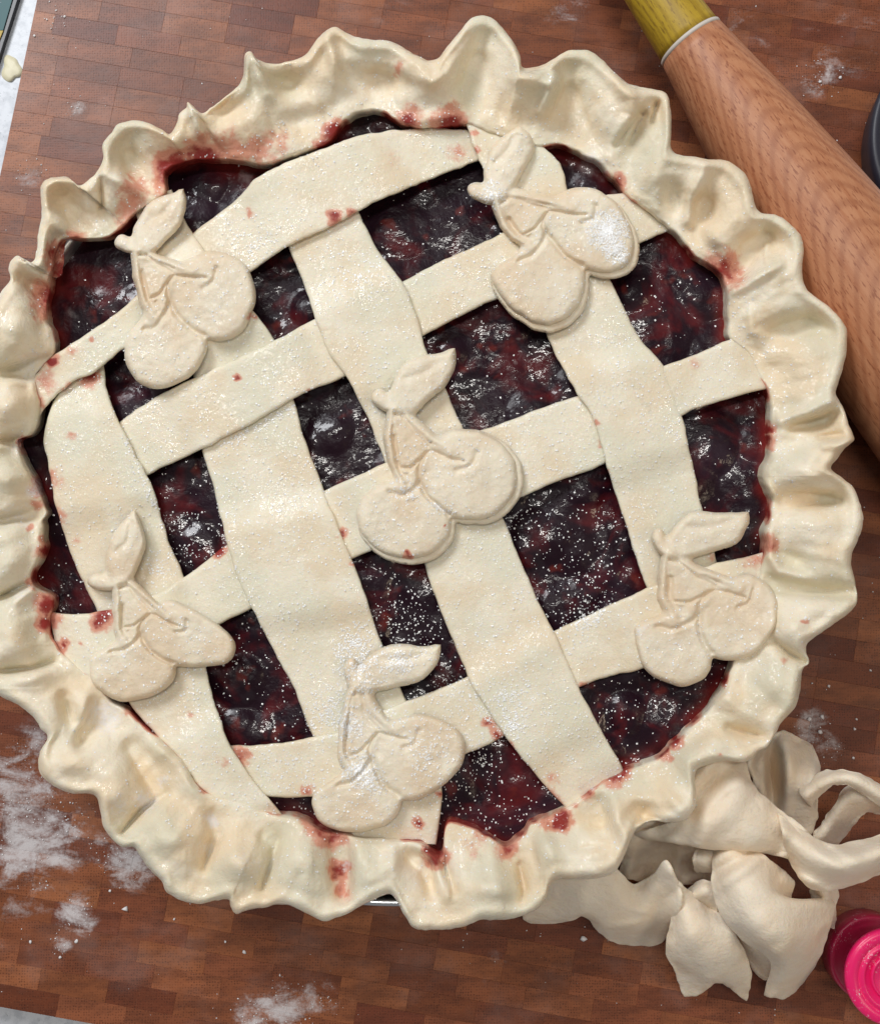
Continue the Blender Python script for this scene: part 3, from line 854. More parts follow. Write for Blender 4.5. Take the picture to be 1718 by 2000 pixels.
strip('', H2U, H2D, [(485, 775), (1090, 470)], 105, 170, [(466, 738, 6, .8), (1260, 440, 20, .2), (600, 768, 8, .3)], 0, 10)
strip('', H3U, H3D, [(235, 1240), (830, 985), (1350, 745)], 105, 170, [(665, 1045, 9, .75), (122, 1260, 10, .8), (105, 1210, 14, .6), (200, 1205, 18, .8), (160, 1262, 5, .5), (430, 1075, 10, .9), (1360, 705, 20, .25), (1485, 670, 6, .4), (1170, 870, 8, .4)], 0, 12)
strip('', H4U, H4D, [(700, 1490), (1330, 1190)], 105, 170, [(470, 1480, 16, .6), (960, 1410, 12, .8), (972, 1440, 10, .7), (600, 1545, 12, .6), (1140, 1340, 10, .6), (1470, 1100, 30, .3), (530, 1520, 10, .2)], 0, 14)

# ------------------------------------------------------------------ cherry cut-outs
TL = np.array([(885, 683), (793, 705), (860, 768), (808, 806), (723, 768), (750, 800), (950, 838), (1010, 930), (923, 1019), (888, 1016), (795, 1092), (694, 1000), (735, 938), (750, 870), (873, 862), (820, 934)], float)
ORN = [
    ('dough cherry cutout with a torn leaf tip beside the red stained crust', [(358, 370), (292, 395), (343, 454), (303, 490), (221, 468), (250, 494), (431, 485), (498, 560), (438, 666), (409, 666), (314, 760), (242, 683), (255, 635), (264, 549), (367, 518), (330, 584)]),
    ('cherry cutout of dough heaped with white sugar on one cherry', [(1016, 249), (956, 289), (1040, 304), (1005, 364), (909, 368), (954, 399), (1164, 366), (1235, 450), (1184, 534), (1149, 530), (1067, 636), (956, 539), (985, 503), (983, 450), (1102, 393), (1065, 450)]),
    ('glossy cherry cutout of dough with a narrow upright leaf on a wide pale strip', [(263, 998), (218, 1048), (281, 1082), (259, 1128), (166, 1136), (212, 1152), (359, 1177), (451, 1244), (396, 1304), (351, 1304), (248, 1370), (172, 1300), (195, 1265), (220, 1205), (320, 1191), (275, 1234)]),
    ('smooth cherry cutout of dough at the very middle of the lattice', TL.tolist()),
    ('dough cherry cutout with sugar in its stems, one cherry touching the crust', [(858, 1262), (760, 1258), (814, 1336), (728, 1354), (675, 1290), (678, 1340), (836, 1390), (908, 1456), (820, 1560), (788, 1566), (680, 1626), (610, 1560), (636, 1524), (660, 1440), (770, 1416), (724, 1476)]),
    ('dough cherry cutout with a plump creased leaf, leaning on the crust', [(1461, 1002), (1353, 1000), (1424, 1069), (1345, 1093), (1275, 1035), (1287, 1081), (1475, 1120), (1519, 1184), (1442, 1289), (1398, 1287), (1313, 1338), (1239, 1251), (1254, 1204), (1285, 1138), (1442, 1138), (1364, 1194)]),
]


def tps(src, dst):
    n_ = len(src)
    d = np.linalg.norm(src[:, None] - src[None], axis=-1)
    K = np.where(d > 0, d ** 2 * np.log(np.maximum(d, 1e-9)), 0) + np.eye(n_) * 60.0
    Pm = np.concatenate([np.ones((n_, 1)), src], 1)
    A = np.block([[K, Pm], [Pm.T, np.zeros((3, 3))]])
    w = np.linalg.solve(A, np.concatenate([dst, np.zeros((3, 2))]))

    def f_(q):
        dd = np.linalg.norm(q[:, None] - src[None], axis=-1)
        U = np.where(dd > 0, dd ** 2 * np.log(np.maximum(dd, 1e-9)), 0)
        return U @ w[:n_] + np.concatenate([np.ones((len(q), 1)), q], 1) @ w[n_:]
    return f_


step = 2.2
tx, ty = np.meshgrid(np.arange(680, 1026, step), np.arange(668, 1106, step), indexing='ij')


def ell(x, y, cx, cy, a, b, rot):
    c, s = math.cos(rot), math.sin(rot)
    u, v = (x - cx) * c + (y - cy) * s, -(x - cx) * s + (y - cy) * c
    k_ = np.hypot(u / a, v / b)
    return (k_ - 1) * min(a, b) * (0.5 + 0.5 * np.clip(k_, 0, 1))


LEAF = catmull([(762, 760), (776, 727), (793, 705), (824, 694), (857, 688), (884, 680), (890, 701), (887, 721), (875, 751), (857, 769), (833, 787), (809, 806), (785, 806), (764, 792)], 60, True)
STEM_A = [(766, 800), (758, 857), (765, 901), (780, 934), (796, 962)]
STEM_B = [(776, 800), (811, 828), (846, 857), (879, 878), (915, 897)]
CAP = [(740, 775), (756, 786), (780, 800)]
WEB = [(760, 806), (800, 812), (852, 872), (838, 920), (815, 960), (782, 945), (768, 900)]


def all_sdf(x, y):
    sa = ell(x, y, 789, 1014, 95, 77, math.radians(12))
    sb = ell(x, y, 915, 928, 96, 90, math.radians(20))
    sl = poly_sdf(x, y, LEAF[::2])
    stm = np.minimum.reduce([seg_dist(x, y, STEM_A) - 11, seg_dist(x, y, STEM_B) - 13, seg_dist(x, y, CAP) - 16, poly_sdf(x, y, WEB)])
    return sa, sb, stm, sl


def smin(a, b, k_):
    h = np.clip(0.5 + 0.5 * (b - a) / k_, 0, 1)
    return b * (1 - h) + a * h - k_ * h * (1 - h)


def union(x, y):
    sa, sb, stm, sl = all_sdf(x, y)
    return smin(smin(sa, sb, 6), smin(stm, sl, 14), 13)


S = union(tx, ty)
keepq = S < step * 0.75
e_ = 0.5
gxx = (union(tx + e_, ty) - union(tx - e_, ty)) / (2 * e_)
gyy = (union(tx, ty + e_) - union(tx, ty - e_)) / (2 * e_)
gl = np.maximum(gxx ** 2 + gyy ** 2, 0.05)
snap = (S > -0.55 * step)
ox = np.where(snap, tx - S * gxx / gl, tx)
oy = np.where(snap, ty - S * gyy / gl, ty)
S2 = np.where(snap, 0.0, S)
T_ORN = 0.0031
hh = T_ORN * np.sqrt(np.clip(1 - (1 - np.clip(-S2 / 14.0, 0, 1)) ** 2, 0, 1))
sa, sb, stm, sl = all_sdf(ox, oy)
# embossing: grooves and raised stems pressed by the cutter
GROOVE = [([(837, 881), (822, 901), (820, 934), (833, 967), (857, 993), (878, 1006)], 3.6, 1.5), ([(932, 881), (919, 908), (892, 921)], 5, 1.0), ([(837, 881), (868, 892), (903, 900)], 3.6, 1.1),
          ([(760, 962), (784, 968), (811, 954), (821, 938)], 4.6, 1.2), ([(776, 911), (802, 913), (822, 898)], 3.5, 1.2), ([(770, 852), (774, 901), (793, 938)], 3.5, 1.2),
          ([(788, 812), (812, 846), (838, 876)], 3.8, 1.0), ([(858, 702), (826, 727), (792, 738)], 7, 0.7), ([(792, 925), (797, 945)], 4, 0.9)]
em = np.zeros_like(ox)
for pts, w, a in GROOVE:
    pts = catmull(pts, 16)
    em = np.minimum(em, -a * 1e-3 * np.exp(-(seg_dist(ox, oy, pts) / (w * 1.2)) ** 2))
rise = 1.05e-3 * np.exp(-(seg_dist(ox, oy, catmull(STEM_A, 14)) / 12) ** 2) + 1.05e-3 * np.exp(-(seg_dist(ox, oy, catmull(STEM_B[:-1], 14)) / 12.5) ** 2) + 0.5e-3 * sm(0, 16, -poly_sdf(ox, oy, WEB))
puff = 1.5e-3 * np.sqrt(np.clip(-sb / 70, 0, 1)) + 1.2e-3 * np.sqrt(np.clip(-sa / 70, 0, 1)) * sm(-2, 4, sb) + 0.9e-3 * np.sqrt(np.clip(-sl / 40, 0, 1))
hh = hh + sm(0, 7, -S2) * (em + rise + puff)
lab = np.argmin(np.stack([np.where(sb < -1, 99, sa), sb, stm + 2.0, sl + 1.0]), 0)
quads = grid_faces(*tx.shape)[:, ::-1]
quads = quads[keepq.ravel()[quads].all(1)]
used = np.unique(quads)
remap = -np.ones(tx.size, int)
remap[used] = np.arange(len(used))
quads = remap[quads]
q2 = np.stack([ox.ravel()[used], oy.ravel()[used]], -1)
H = hh.ravel()[used]
LB = lab.ravel()[used]
edgev = (S2.ravel()[used] > -0.01)
flab = np.array([np.bincount(LB[q], minlength=4).argmax() for q in quads])


def blur_grid(vals, it):
    """smooth per-vertex values over the quads' edges"""
    e = np.concatenate([quads[:, [0, 1]], quads[:, [1, 2]], quads[:, [2, 3]], quads[:, [3, 0]]])
    cnt = np.bincount(e[:, 0], minlength=len(vals)) + np.bincount(e[:, 1], minlength=len(vals))
    for _ in range(it):
        s_ = np.bincount(e[:, 0], vals[e[:, 1]], minlength=len(vals)) + np.bincount(e[:, 1], vals[e[:, 0]], minlength=len(vals))
        vals = 0.5 * vals + 0.5 * s_ / np.maximum(cnt, 1)
    return vals


for k_, (lbl, dst) in enumerate(ORN):
    q = tps(TL, np.array(dst, float))(q2)
    q = q + 3.2 * np.stack([fbm(q[:, 0] / 34, q[:, 1] / 34 + k_, 36, 2), fbm(q[:, 0] / 34 + 5, q[:, 1] / 34 + k_, 38, 2)], -1)
    x, y = q[:, 0], q[:, 1]
    cz, cs_, cd_ = crust_height(x, y, False)
    base = np.full(len(x), Z0 + LIFT + TH + 0.0001)
    base = np.maximum(base, np.where(cs_ > 0.02, cz + 0.0004, 0))
    base = np.maximum(base, blur_grid(base, 40))
    base = blur_grid(base, 30)
    z = base + H * (0.9 if k_ == 4 else 1.0) + 0.00018 * fbm(x / 14, y / 14, 33) + 0.0007 * fbm(x / 48, y / 48, 35) * (H > 0.001)
    # the rim of the cut-out drops to what it lies on
    v = P(x, y, np.where(edgev, base - 0.0006, z))
    nrm = vert_normals(v, quads)
    root = empty('cherry_cutout', tuple(np.append(v.mean(0)[:2], base.min() - 0.0006)), lbl, 'pastry cutout', 'cherry cutouts on the lattice')
    stn = blobs(x, y, [(794, 1083, 5, .7), (868, 1027, 3, .8)]) if k_ == 3 else blobs(x, y, [(490, 615, 6, .5)])
    fl = blobs(x, y, [(920, 368, 26, .35), (960, 380, 30, .35), (1180, 450, 40, .5)]) if k_ == 1 else (blobs(x, y, [(690, 1420, 40, .3)]) if k_ == 4 else (blobs(x, y, [(235, 470, 20, .4), (275, 430, 22, .3)]) if k_ == 0 else (blobs(x, y, [(1248, 1230, 12, .5), (1270, 1310, 14, .4)]) if k_ == 5 else 0 * x)))
    for pi, nm in enumerate(('cherry', 'cherry', 'stem', 'leaf')):
        fq = quads[flab == pi]
        us_ = np.unique(fq)
        rm = -np.ones(len(x), int)
        rm[us_] = np.arange(len(us_))
        mesh_obj(nm, v[us_], rm[fq], M['cutout'], root, attrs={'stain': stn[us_], 'flour': fl[us_]}, normals=nrm[us_])
    if k_ in (1, 3):      # a second cut-out layer shows below the cherries
        fq = quads[flab < 2]
        us_ = np.unique(fq)
        rm = -np.ones(len(x), int)
        rm[us_] = np.arange(len(us_))
        c2 = q[us_].mean(0)
        q3 = c2 + (q[us_] - c2) * 1.03 + ([5, 9] if k_ == 1 else [6, 6])
        zz = np.where(edgev[us_], base[us_] - 0.0016, base[us_] + 0.0010 * np.clip(H[us_] / 0.003, 0, 1))
        mesh_obj('backing', P(q3[:, 0], q3[:, 1], zz), rm[fq], M['cutout'], root, attrs={'stain': 0 * zz, 'flour': 0 * zz})
    BV.append(v)
    BF.append(quads)

# ------------------------------------------------------------------ pie tin
prof = [(0.001, 0.0006), (0.134, 0.0006), (0.1352, 0.002), (0.1368, 0.0330), (0.1376, 0.0356), (0.1386, 0.0362), (0.1396, 0.0370), (0.1394, 0.0381), (0.1382, 0.0383), (0.1372, 0.0374), (0.1366, 0.0360), (0.1360, 0.0320), (0.134, 0.0030), (0.001, 0.0030)]
v, fcs = lathe(prof, 160)
tc = P(772, 936, 0.038)
v[:, 2] = np.where(v[:, 2] > 0.01, v[:, 2] - 0.0016, v[:, 2])
o = mesh_obj('pie_tin', v + [tc[0], tc[1], 0.0002], fcs, M['tin'])
props(o, 'shiny metal pie tin whose rim peeks out beneath the crust', 'pie tin')

# ------------------------------------------------------------------ rolling pin
za = 0.0272
pa, pb = P(1349, 84, za), P(1803, 743, za)
ax = pb - pa
Lp = np.linalg.norm(ax)
ax = ax / Lp
pin = empty('rolling_pin', (float(pa[0]), float(pa[1]), 0.0), 'tapered wooden rolling pin with a yellow stained end and pale ring', 'rolling pin')
rot = Vector(ax.tolist()).to_track_quat('Z', 'Y')


def pin_part(name, prof_, mat, roll=0.0):
    v_, f_ = lathe(prof_, 128)
    me = bpy.data.meshes.new(name)
    me.from_pydata(v_.tolist(), [], f_.tolist())
    me.polygons.foreach_set('use_smooth', [True] * len(me.polygons))
    me.materials.append(mat)
    o_ = bpy.data.objects.new(name, me)
    COL.objects.link(o_)
    o_.parent = pin
    o_.location = (0, 0, za)
    o_.rotation_mode = 'QUATERNION'
    o_.rotation_quaternion = rot
    return o_


r0, r1 = 0.0118, 0.0266
L1 = 0.140


def rpin(t):
    t = np.clip(t / L1, -1, 2)
    return r0 + (r1 - r0) * np.where(t < 1, np.sin(np.clip(t, -1, 1) * math.pi / 2 * 0.86) / math.sin(math.pi / 2 * 0.86), 1.0)


tt = np.linspace(0.0008, 0.36, 90)
pin_part('pin_body', [(0.0, 0.0008)] + [(float(rpin(t)), float(t)) for t in tt] + [(0.0, 0.36)], M['pin'])
pin_part('pin_ring', [(r0 - 0.002, -0.0008), (r0 + 0.0001, -0.0007), (r0 + 0.0001, 0.0007), (r0 - 0.002, 0.0008)], M['ring'])
hp = [(0.0, -0.0007)] + [(float(r0 - 0.00025 + 0.055 * t), float(t)) for t in np.linspace(-0.0007, -0.075, 30)] + [(0.0062, -0.078), (0.0, -0.0795)]
pin_part('pin_handle', hp, M['pin_handle'])

# ------------------------------------------------------------------ dough trimmings
T9 = lambda x, y: (1018 + 0.40745 * x, 1380 + 0.40745 * y)


def patch(grid, nu=44, nv=44, thick=0.0017, seed=0):
    g = np.array(grid, float)
    a = np.stack([catmull(r_, nv) for r_ in g], 0)
    a = np.stack([catmull(a[:, j], nu) for j in range(nv)], 1)
    X, Y, Z = a[..., 0], a[..., 1], a[..., 2] / 1000.0
    ii, jj = np.meshgrid(np.arange(nu), np.arange(nv), indexing='ij')
    edge = np.minimum.reduce([ii, jj, nu - 1 - ii, nv - 1 - jj])
    wob = np.where(edge < 2, 7.0, np.where(edge < 4, 4.0, 1.0))
    X, Y = X + wob * fbm(X / 22 + seed * 7, Y / 22, 41, 2), Y + wob * fbm(X / 22 + seed * 7, Y / 22, 44, 2)
    ca, sa_ = math.cos(seed * 1.3), math.sin(seed * 1.3)
    rid = 1 - 2 * np.abs(fbm((X * ca + Y * sa_) / 110 + seed * 3.1, (Y * ca - X * sa_) / 330 - seed, 47, 1))
    Z = Z + 0.0034 * rid + 0.00018 * fbm(X / 24, Y / 24 + seed * 5, 49, 2)
    Z = Z + np.where(edge < 7, (7 - edge) / 7.0, 0) * 0.0024 * fbm(X / 60 + seed, Y / 60, 54, 1)
    px_, py_ = T9(X, Y)
    v_ = P(px_, py_, np.maximum(Z, 0.0019)).reshape(-1, 3)
    f_ = grid_faces(nu, nv)
    nrm = np.cross(v_[f_[0, 1]] - v_[f_[0, 0]], v_[f_[0, 2]] - v_[f_[0, 0]])
    if nrm[2] < 0:
        f_ = f_[:, ::-1]
    o_ = mesh_obj('dough_fold', v_, f_, M['scrap'], trim, attrs={'stain': np.zeros(len(v_)), 'flour': np.zeros(len(v_))})
    so = o_.modifiers.new('thickness', 'SOLIDIFY')
    so.thickness, so.offset = thick, 0.0
    su = o_.modifiers.new('soften', 'SUBSURF')
    su.levels = su.render_levels = 1
    return o_


tb = P(*T9(1000, 900), 0.0)
trim = empty('dough_trimming', (float(tb[0]), float(tb[1]), 0.0), 'crumpled heap of pale raw dough trimmings spilling out beside the pie', 'dough scraps')
G9 = [
    [[(1130, 170, 16), (1230, 118, 20), (1330, 150, 20), (1390, 195, 16)], [(1085, 265, 24), (1175, 255, 12), (1280, 265, 26), (1425, 275, 20)], [(1105, 350, 22), (1190, 380, 14), (1300, 365, 26), (1420, 345, 26)], [(1140, 470, 10), (1240, 500, 14), (1330, 455, 22), (1420, 400, 28)], [(1200, 560, 6), (1290, 620, 8), (1380, 620, 12), (1420, 500, 18)]],
    [[(1330, 400, 24), (1440, 322, 30), (1530, 306, 34), (1620, 330, 36), (1730, 392, 34), (1860, 470, 28)], [(1350, 440, 27), (1440, 370, 33), (1530, 342, 37), (1610, 360, 39), (1720, 425, 37), (1840, 500, 32)], [(1380, 480, 22), (1450, 400, 28), (1520, 375, 33), (1590, 385, 35), (1700, 460, 33), (1820, 540, 28)]],
    [[(1750, 400, 30), (1640, 385, 31), (1560, 392, 28), (1480, 500, 22), (1395, 625, 16)], [(1760, 450, 34), (1650, 430, 35), (1570, 450, 31), (1500, 540, 25), (1430, 650, 18)], [(1760, 520, 26), (1660, 500, 26), (1610, 540, 22), (1560, 600, 16), (1500, 670, 10)]],
    [[(740, 290, 36), (860, 225, 36), (960, 205, 36), (1062, 225, 33)], [(800, 440, 37), (920, 420, 38), (1030, 390, 40), (1115, 390, 34)], [(690, 560, 34), (880, 555, 42), (1060, 530, 44), (1255, 508, 36)], [(545, 600, 28), (860, 655, 38), (1090, 670, 40), (1410, 640, 34)], [(560, 625, 22), (880, 672, 33), (1110, 690, 35), (1330, 740, 30)]],
    [[(1230, 510, 36), (1400, 635, 37), (1530, 668, 36), (1740, 610, 32), (1850, 540, 26)], [(1250, 610, 41), (1380, 730, 44), (1540, 760, 46), (1750, 690, 42), (1870, 610, 34)], [(1270, 700, 34), (1360, 845, 34), (1480, 877, 33), (1720, 795, 28), (1880, 690, 22)]],
    [[(500, 570, 28), (690, 540, 27), (840, 640, 27), (930, 680, 22)], [(480, 720, 15), (640, 700, 9), (830, 760, 11), (930, 760, 14)], [(460, 810, 8), (610, 850, 5), (860, 850, 5), (940, 860, 8)]],
    [[(20, 800, 24), (150, 770, 25), (290, 760, 27), (430, 760, 27), (530, 850, 22), (620, 808, 27), (692, 732, 35)], [(20, 930, 20), (150, 920, 20), (290, 905, 25), (430, 900, 27), (545, 935, 24), (650, 880, 29), (745, 830, 34)], [(0, 1005, 12), (165, 1000, 14), (300, 985, 19), (440, 1030, 21), (560, 1045, 20), (660, 1005, 18), (770, 960, 31)], [(30, 1030, 7), (205, 1030, 7), (305, 998, 9), (415, 1115, 7), (550, 1142, 7), (660, 1138, 7), (705, 1065, 12)]],
    [[(745, 830, 35), (800, 880, 30), (860, 945, 27), (935, 950, 22)], [(725, 1000, 25), (800, 1085, 35), (905, 1050, 33), (1020, 1080, 25)], [(692, 1150, 16), (790, 1200, 25), (930, 1180, 31), (1070, 1185, 20)], [(730, 1260, 11), (830, 1290, 13), (970, 1300, 19), (1100, 1285, 11)], [(778, 1392, 4), (862, 1372, 5), (950, 1315, 8), (1078, 1412, 4)]],
    [[(925, 665, 31), (1020, 680, 35), (1140, 700, 34), (1305, 832, 25)], [(912, 850, 34), (1040, 850, 45), (1180, 880, 43), (1300, 950, 24)], [(960, 1000, 36), (1100, 1000, 47), (1270, 1010, 43), (1490, 930, 24)], [(1060, 1115, 30), (1180, 1120, 43), (1320, 1130, 39), (1455, 1110, 22)], [(1195, 1215, 26), (1260, 1225, 35), (1340, 1230, 28), (1405, 1235, 14)], [(1165, 1388, 7), (1205, 1395, 9), (1260, 1398, 9), (1315, 1355, 7)]],
    [[(1030, 1080, 24), (1120, 1150, 22), (1220, 1215, 20)], [(1060, 1160, 12), (1130, 1220, 10), (1240, 1260, 14)], [(1115, 1265, 4), (1170, 1310, 4), (1225, 1315, 6)]],
    [[(1390, 865, 24), (1450, 880, 26), (1515, 870, 22)], [(1400, 930, 18), (1450, 960, 23), (1505, 960, 18)], [(1425, 1000, 14), (1455, 1045, 15), (1490, 1060, 10)]],
    [[(850, 680, 22), (900, 675, 25), (950, 680, 24)], [(818, 730, 25), (880, 728, 29), (950, 730, 28)], [(840, 785, 20), (890, 788, 23), (950, 792, 22)]],
    [[(805, 880, 22), (870, 835, 27), (940, 835, 26)], [(815, 915, 26), (880, 890, 31), (945, 910, 30)], [(840, 935, 22), (895, 955, 25), (950, 985, 25)]],
]
for i, g in enumerate(G9):
    patch(g, seed=i)

# ------------------------------------------------------------------ pink plunger cutter
cc = P(1702, 1873, 0.008)
cut = empty('plunger_cutter', (float(cc[0]), float(cc[1]), 0.0), 'hot pink plastic plunger cutter dusted with flour beside the dough scraps', 'cookie cutter')
cen = np.array([cc[0], cc[1], 0.0])
v, fcs = lathe([(0.0128, 0.0), (0.0149, 0.0), (0.0150, 0.0085), (0.0146, 0.0092), (0.0137, 0.0092), (0.0128, 0.0075), (0.0060, 0.0070), (0.0, 0.0070)], 96)
mesh_obj('cutter_base', v + cen, fcs, M['pink_dark'], cut)
v, fcs = lathe([(0.0062, 0.0068), (0.0058, 0.0215), (0.0070, 0.0235)], 64)
mesh_obj('plunger_stem', v + cen, fcs, M['pink_dark'], cut)
v, fcs = lathe([(0.0, 0.0232), (0.0150, 0.0232), (0.0159, 0.0240), (0.0160, 0.0258), (0.0154, 0.0266), (0.0124, 0.0268), (0.0120, 0.0262), (0.0116, 0.0262), (0.0111, 0.0268), (0.0105, 0.0270), (0.0099, 0.0268), (0.0095, 0.0260), (0.0, 0.0259)], 128)
knob = mesh_obj('plunger_knob', v + cen, fcs, M['pink'], cut)
v, fcs = lathe([(0.0068, 0.0258), (0.0069, 0.0266), (0.0073, 0.0269), (0.0077, 0.0266), (0.0078, 0.0258)], 96)
ring_o = mesh_obj('raised_ring', v + cen, fcs, M['pink'])
ring_o.data.transform(Matrix.Translation(-Vector(cut.location)))
ring_o.parent = knob

# ------------------------------------------------------------------ dark dish, teal sheet, egg drip
dc = P(1931, 290, 0.012)
dish = empty('dark_dish', (float(dc[0]), float(dc[1]), 0.0), 'dark navy round dish with a white inside past the rolling pin', 'dish')
cen = np.array([dc[0], dc[1], 0.0])
v, fcs = lathe([(0.0, 0.0), (0.040, 0.0), (0.0432, 0.003), (0.0452, 0.014), (0.0456, 0.0185), (0.0440, 0.0190), (0.0425, 0.0185), (0.0412, 0.0172)], 128)
mesh_obj('dish_wall', v + cen, fcs, M['navy'], dish)
v, fcs = lathe([(0.0411, 0.0171), (0.0395, 0.0120), (0.036, 0.0070), (0.0, 0.0065)], 128)
mesh_obj('dish_inside', v + cen, fcs, M['white'], dish)

t0 = [P(x, y, -0.0135)[:2] for x, y in ((36, -10), (-8, 128), (-90, 330), (-330, 250), (-160, -260), (115, -250))]
tl = empty('printed_card', (float(t0[1][0]), float(t0[1][1]), -0.016), 'teal and yellow printed card with a dark edge lying on the counter', 'card')


def slab(name, poly, z0, z1, mat, parent):
    n_ = len(poly)
    v_ = [(p[0], p[1], z0) for p in poly] + [(p[0], p[1], z1) for p in poly]
    f_ = [list(range(n_, 2 * n_))] + [[i, (i + 1) % n_, n_ + (i + 1) % n_, n_ + i] for i in range(n_)]
    if np.cross(poly[1] - poly[0], poly[2] - poly[1]) < 0:
        f_ = [q[::-1] for q in f_]
    return mesh_obj(name, v_, f_, mat, parent, smooth=False)


slab('card_edge', t0, -0.016, -0.0135, M['black'], tl)
ins = [P(x, y, -0.0130)[:2] for x, y in ((26, -10), (6, 58), (-95, 58), (-160, -120), (-60, -180), (80, -190))]
slab('card_panel', ins, -0.0135, -0.0130, M['teal'], tl)
ins = [P(x, y, -0.0130)[:2] for x, y in ((6, 59), (-6, 88), (-90, 300), (-250, 220), (-96, 59))]
slab('card_panel', ins, -0.0135, -0.0130, M['yellow'], tl)
ea = np.linspace(0, 6.283, 48, endpoint=False)
er = 1 + 0.16 * np.sin(3 * ea + 1) + 0.08 * np.sin(5 * ea)
ev, efc = [], []
for s, z in ((1.0, -0.0159), (0.93, -0.0154), (0.6, -0.0151), (0.0, -0.0150)):
    ev.append(P(22 + 19 * s * er * np.cos(ea), 134 + 25 * s * er * np.sin(ea), np.full(48, z)))
ev = np.stack(ev, 1).reshape(-1, 3)
o = mesh_obj('egg_drip', ev, grid_faces(48, 4, closed_u=True), M['egg'])
props(o, 'pale yellow drip of egg wash on the grey counter', 'egg drip')

# ------------------------------------------------------------------ sugar, flour clumps and crumbs
off, av, af = 0, [], []
for v, fc in zip(BV, BF):
    av.append(v)
    af.append(np.asarray(fc) + off)
    off += len(v)
av, af = np.concatenate(av), np.concatenate(af)
bvh = BVHTree.FromPolygons(av.tolist(), af.tolist())
pts = []


def drop(px_, py_):
    d = P(px_, py_, 0.02) - CAM
    loc, nr, idx, dd = bvh.ray_cast(Vector(CAM), Vector(d).normalized())
    return loc, nr


def scatter(n_, fn, size=(0.00010, 0.00036), dense=False):
    for _ in range(n_):
        x, y = fn()
        loc, nr = drop(x, y)
        if loc is None or abs(nr.z) < 0.25:
            continue
        if 0.72 + 0.9 * float(fbm(np.array([x / 75.0]), np.array([y / 75.0]), 57, 2)[0]) < random.random() and not dense:
            continue
        if loc.z < 0.0362 and random.random() < (0.92 if y < 1000 else 0.66):
            continue
        s = size[0] + (size[1] - size[0]) * random.random() ** 1.6
        if nr.z < 0:
            nr = -nr
        pts.append((loc + nr * s * 0.35, s, nr.copy()))


def disc(cx, cy, r, e=0.5):
    def f_():
        a, q = random.random() * 6.283, r * random.random() ** e
        return cx + q * math.cos(a), cy + q * math.sin(a)
    return f_


def line(a, b, w):
    def f_():
        t = random.random()
        return a[0] + (b[0] - a[0]) * t + random.gauss(0, w), a[1] + (b[1] - a[1]) * t + random.gauss(0, w)
    return f_


scatter(15000, disc(PCX, PCY, 740))
scatter(5000, disc(PCX - 30, PCY + 260, 480))
scatter(7000, disc(PCX, PCY, 870, 0.4))
for cx, cy, r, k_ in ((1185, 450, 42, 1500), (1200, 490, 26, 500), (705, 1300, 60, 700), (690, 1255, 45, 500), (680, 1420, 30, 450), (700, 1500, 40, 500), (720, 1525, 36, 350), (780, 1295, 26, 260), (800, 1220, 70, 420), (770, 1180, 60, 240), (1140, 1200, 36, 420), (1000, 1010, 40, 200),
                      (640, 1390, 50, 400), (830, 1470, 50, 240), (940, 1480, 50, 260), (985, 1365, 60, 420), (1000, 1420, 30, 250), (350, 1010, 40, 160), (365, 1080, 30, 140), (310, 1110, 40, 200), (700, 540, 60, 250), (500, 480, 60, 120), (1150, 1130, 60, 160), (870, 1340, 60, 240), (960, 380, 30, 220), (790, 960, 40, 160), (860, 1530, 60, 160), (1140, 960, 60, 160), (1060, 1010, 60, 160), (1215, 505, 18, 120), (1290, 600, 80, 260)):
    scatter(int(k_ * 0.8), disc(cx, cy, r, 0.9), dense=True)
scatter(420, line((430, 870), (580, 792), 6))
scatter(160, line((840, 985), (880, 1003), 3))
scatter(200, line((240, 840), (340, 1080), 5))
scatter(220, line((1090, 1225), (1190, 1180), 9))
sv_, sf_ = [], []
cube = np.array([(a, b, c) for a in (-1, 1) for b in (-1, 1) for c in (-1, 1)], float) * 0.5
cfc = np.array([(0, 1, 3, 2), (4, 6, 7, 5), (0, 4, 5, 1), (2, 3, 7, 6), (0, 2, 6, 4), (1, 5, 7, 3)])
npt = len(pts)
A = rng.normal(size=(npt, 4))
A /= np.linalg.norm(A, axis=1, keepdims=True)
w, x, y, z = A.T
Rm = np.stack([1 - 2 * (y * y + z * z), 2 * (x * y - z * w), 2 * (x * z + y * w), 2 * (x * y + z * w), 1 - 2 * (x * x + z * z), 2 * (y * z - x * w), 2 * (x * z - y * w), 2 * (y * z + x * w), 1 - 2 * (x * x + y * y)], -1).reshape(-1, 3, 3)
loc = np.array([tuple(p[0]) for p in pts])
sz = np.array([p[1] for p in pts])
asp = rng.uniform(0.7, 1.3, (npt, 1, 3))
vv = np.einsum('nij,nkj->nki', Rm, cube[None] * asp) * sz[:, None, None] * 1.25 + loc[:, None]
fcs = (cfc[None] + 8 * np.arange(npt)[:, None, None]).reshape(-1, 4)
up = np.array([tuple(p[2]) for p in pts])
cn = up[:, None] + 0.45 * np.einsum('nij,kj->nki', Rm, cube * 2) / 1.732
cn = cn / np.linalg.norm(cn, axis=-1, keepdims=True)
o = mesh_obj('sugar', vv.reshape(-1, 3), fcs, M['sugar'], smooth=True, normals=cn.reshape(-1, 3))
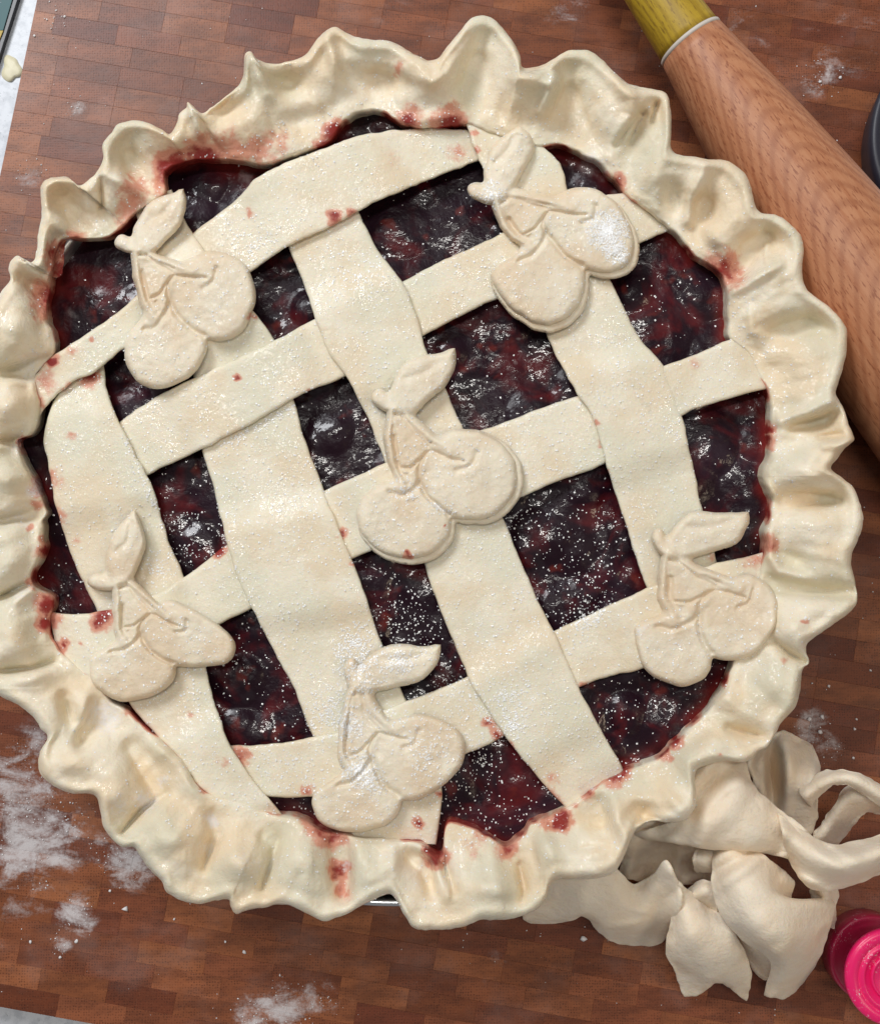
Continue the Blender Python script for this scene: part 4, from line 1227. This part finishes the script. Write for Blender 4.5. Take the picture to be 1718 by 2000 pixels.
props(o, 'coarse white sugar sprinkled over the lattice and filling', 'sugar', kind='stuff')

# flour clumps and dough crumbs on the board
rr = random.Random(11)
fv_, ff_ = [], []
ico = bmesh.new()
bmesh.ops.create_icosphere(ico, subdivisions=1, radius=1.0)
iv = np.array([v_.co[:] for v_ in ico.verts])
ifc = [[q.index for q in f_.verts] for f_ in ico.faces]
ico.free()


def clump(x, y, s):
    w_ = P(x, y, 0.0)
    q = iv * (1 + 0.35 * rng.normal(size=(len(iv), 1))) * [1.0, rr.uniform(0.6, 1.1), 0.55] * s
    a = rr.random() * 6.28
    R2 = np.array([[math.cos(a), -math.sin(a), 0], [math.sin(a), math.cos(a), 0], [0, 0, 1]])
    b0 = len(fv_)
    fv_.extend((q @ R2.T + [w_[0], w_[1], s * 0.40]).tolist())
    ff_.extend([[b0 + i_ for i_ in t_] for t_ in ifc])


for (x, y, r, s) in FLOUR:
    if s < 0.25:
        continue
    for _ in range(int(r * 0.6)):
        a, q = rr.random() * 6.283, r * 1.1 * rr.random() ** 0.7
        clump(x + q * math.cos(a), y + q * math.sin(a), rr.uniform(0.00010, 0.00032))
for _ in range(520):
    clump(rr.uniform(0, 1718), rr.uniform(0, 2000), rr.uniform(0.00008, 0.00028))
for x, y, s in ((1138, 1832, .9), (478, 1860, .8), (340, 1795, .5), (440, 1840, .45), (1700, 1310, .5), (1585, 1335, .6), (1618, 1340, .5), (1672, 1405, .5), (1668, 1424, .6), (546, 1905, .5), (150, 1838, .7), (118, 1870, .6), (1605, 1400, .9), (1580, 1405, .9), (1600, 1430, .8),
                (110, 20, .4), (126, 32, .5), (68, 70, .6), (92, 38, .55), (1600, 160, .7), (1640, 152, .6), (245, 1775, 1.0), (60, 1840, .6), (1665, 1480, .5), (1390, 1895, .5), (215, 1740, .7)):
    clump(x, y, s * 0.001)
o = mesh_obj('flour', fv_, ff_, M['flour'], smooth=True)
props(o, 'white flour clumps and crumbs scattered on the board', 'flour', kind='stuff')
print('blocks visible', nvis, 'kept', len(keep), 'sugar', npt)
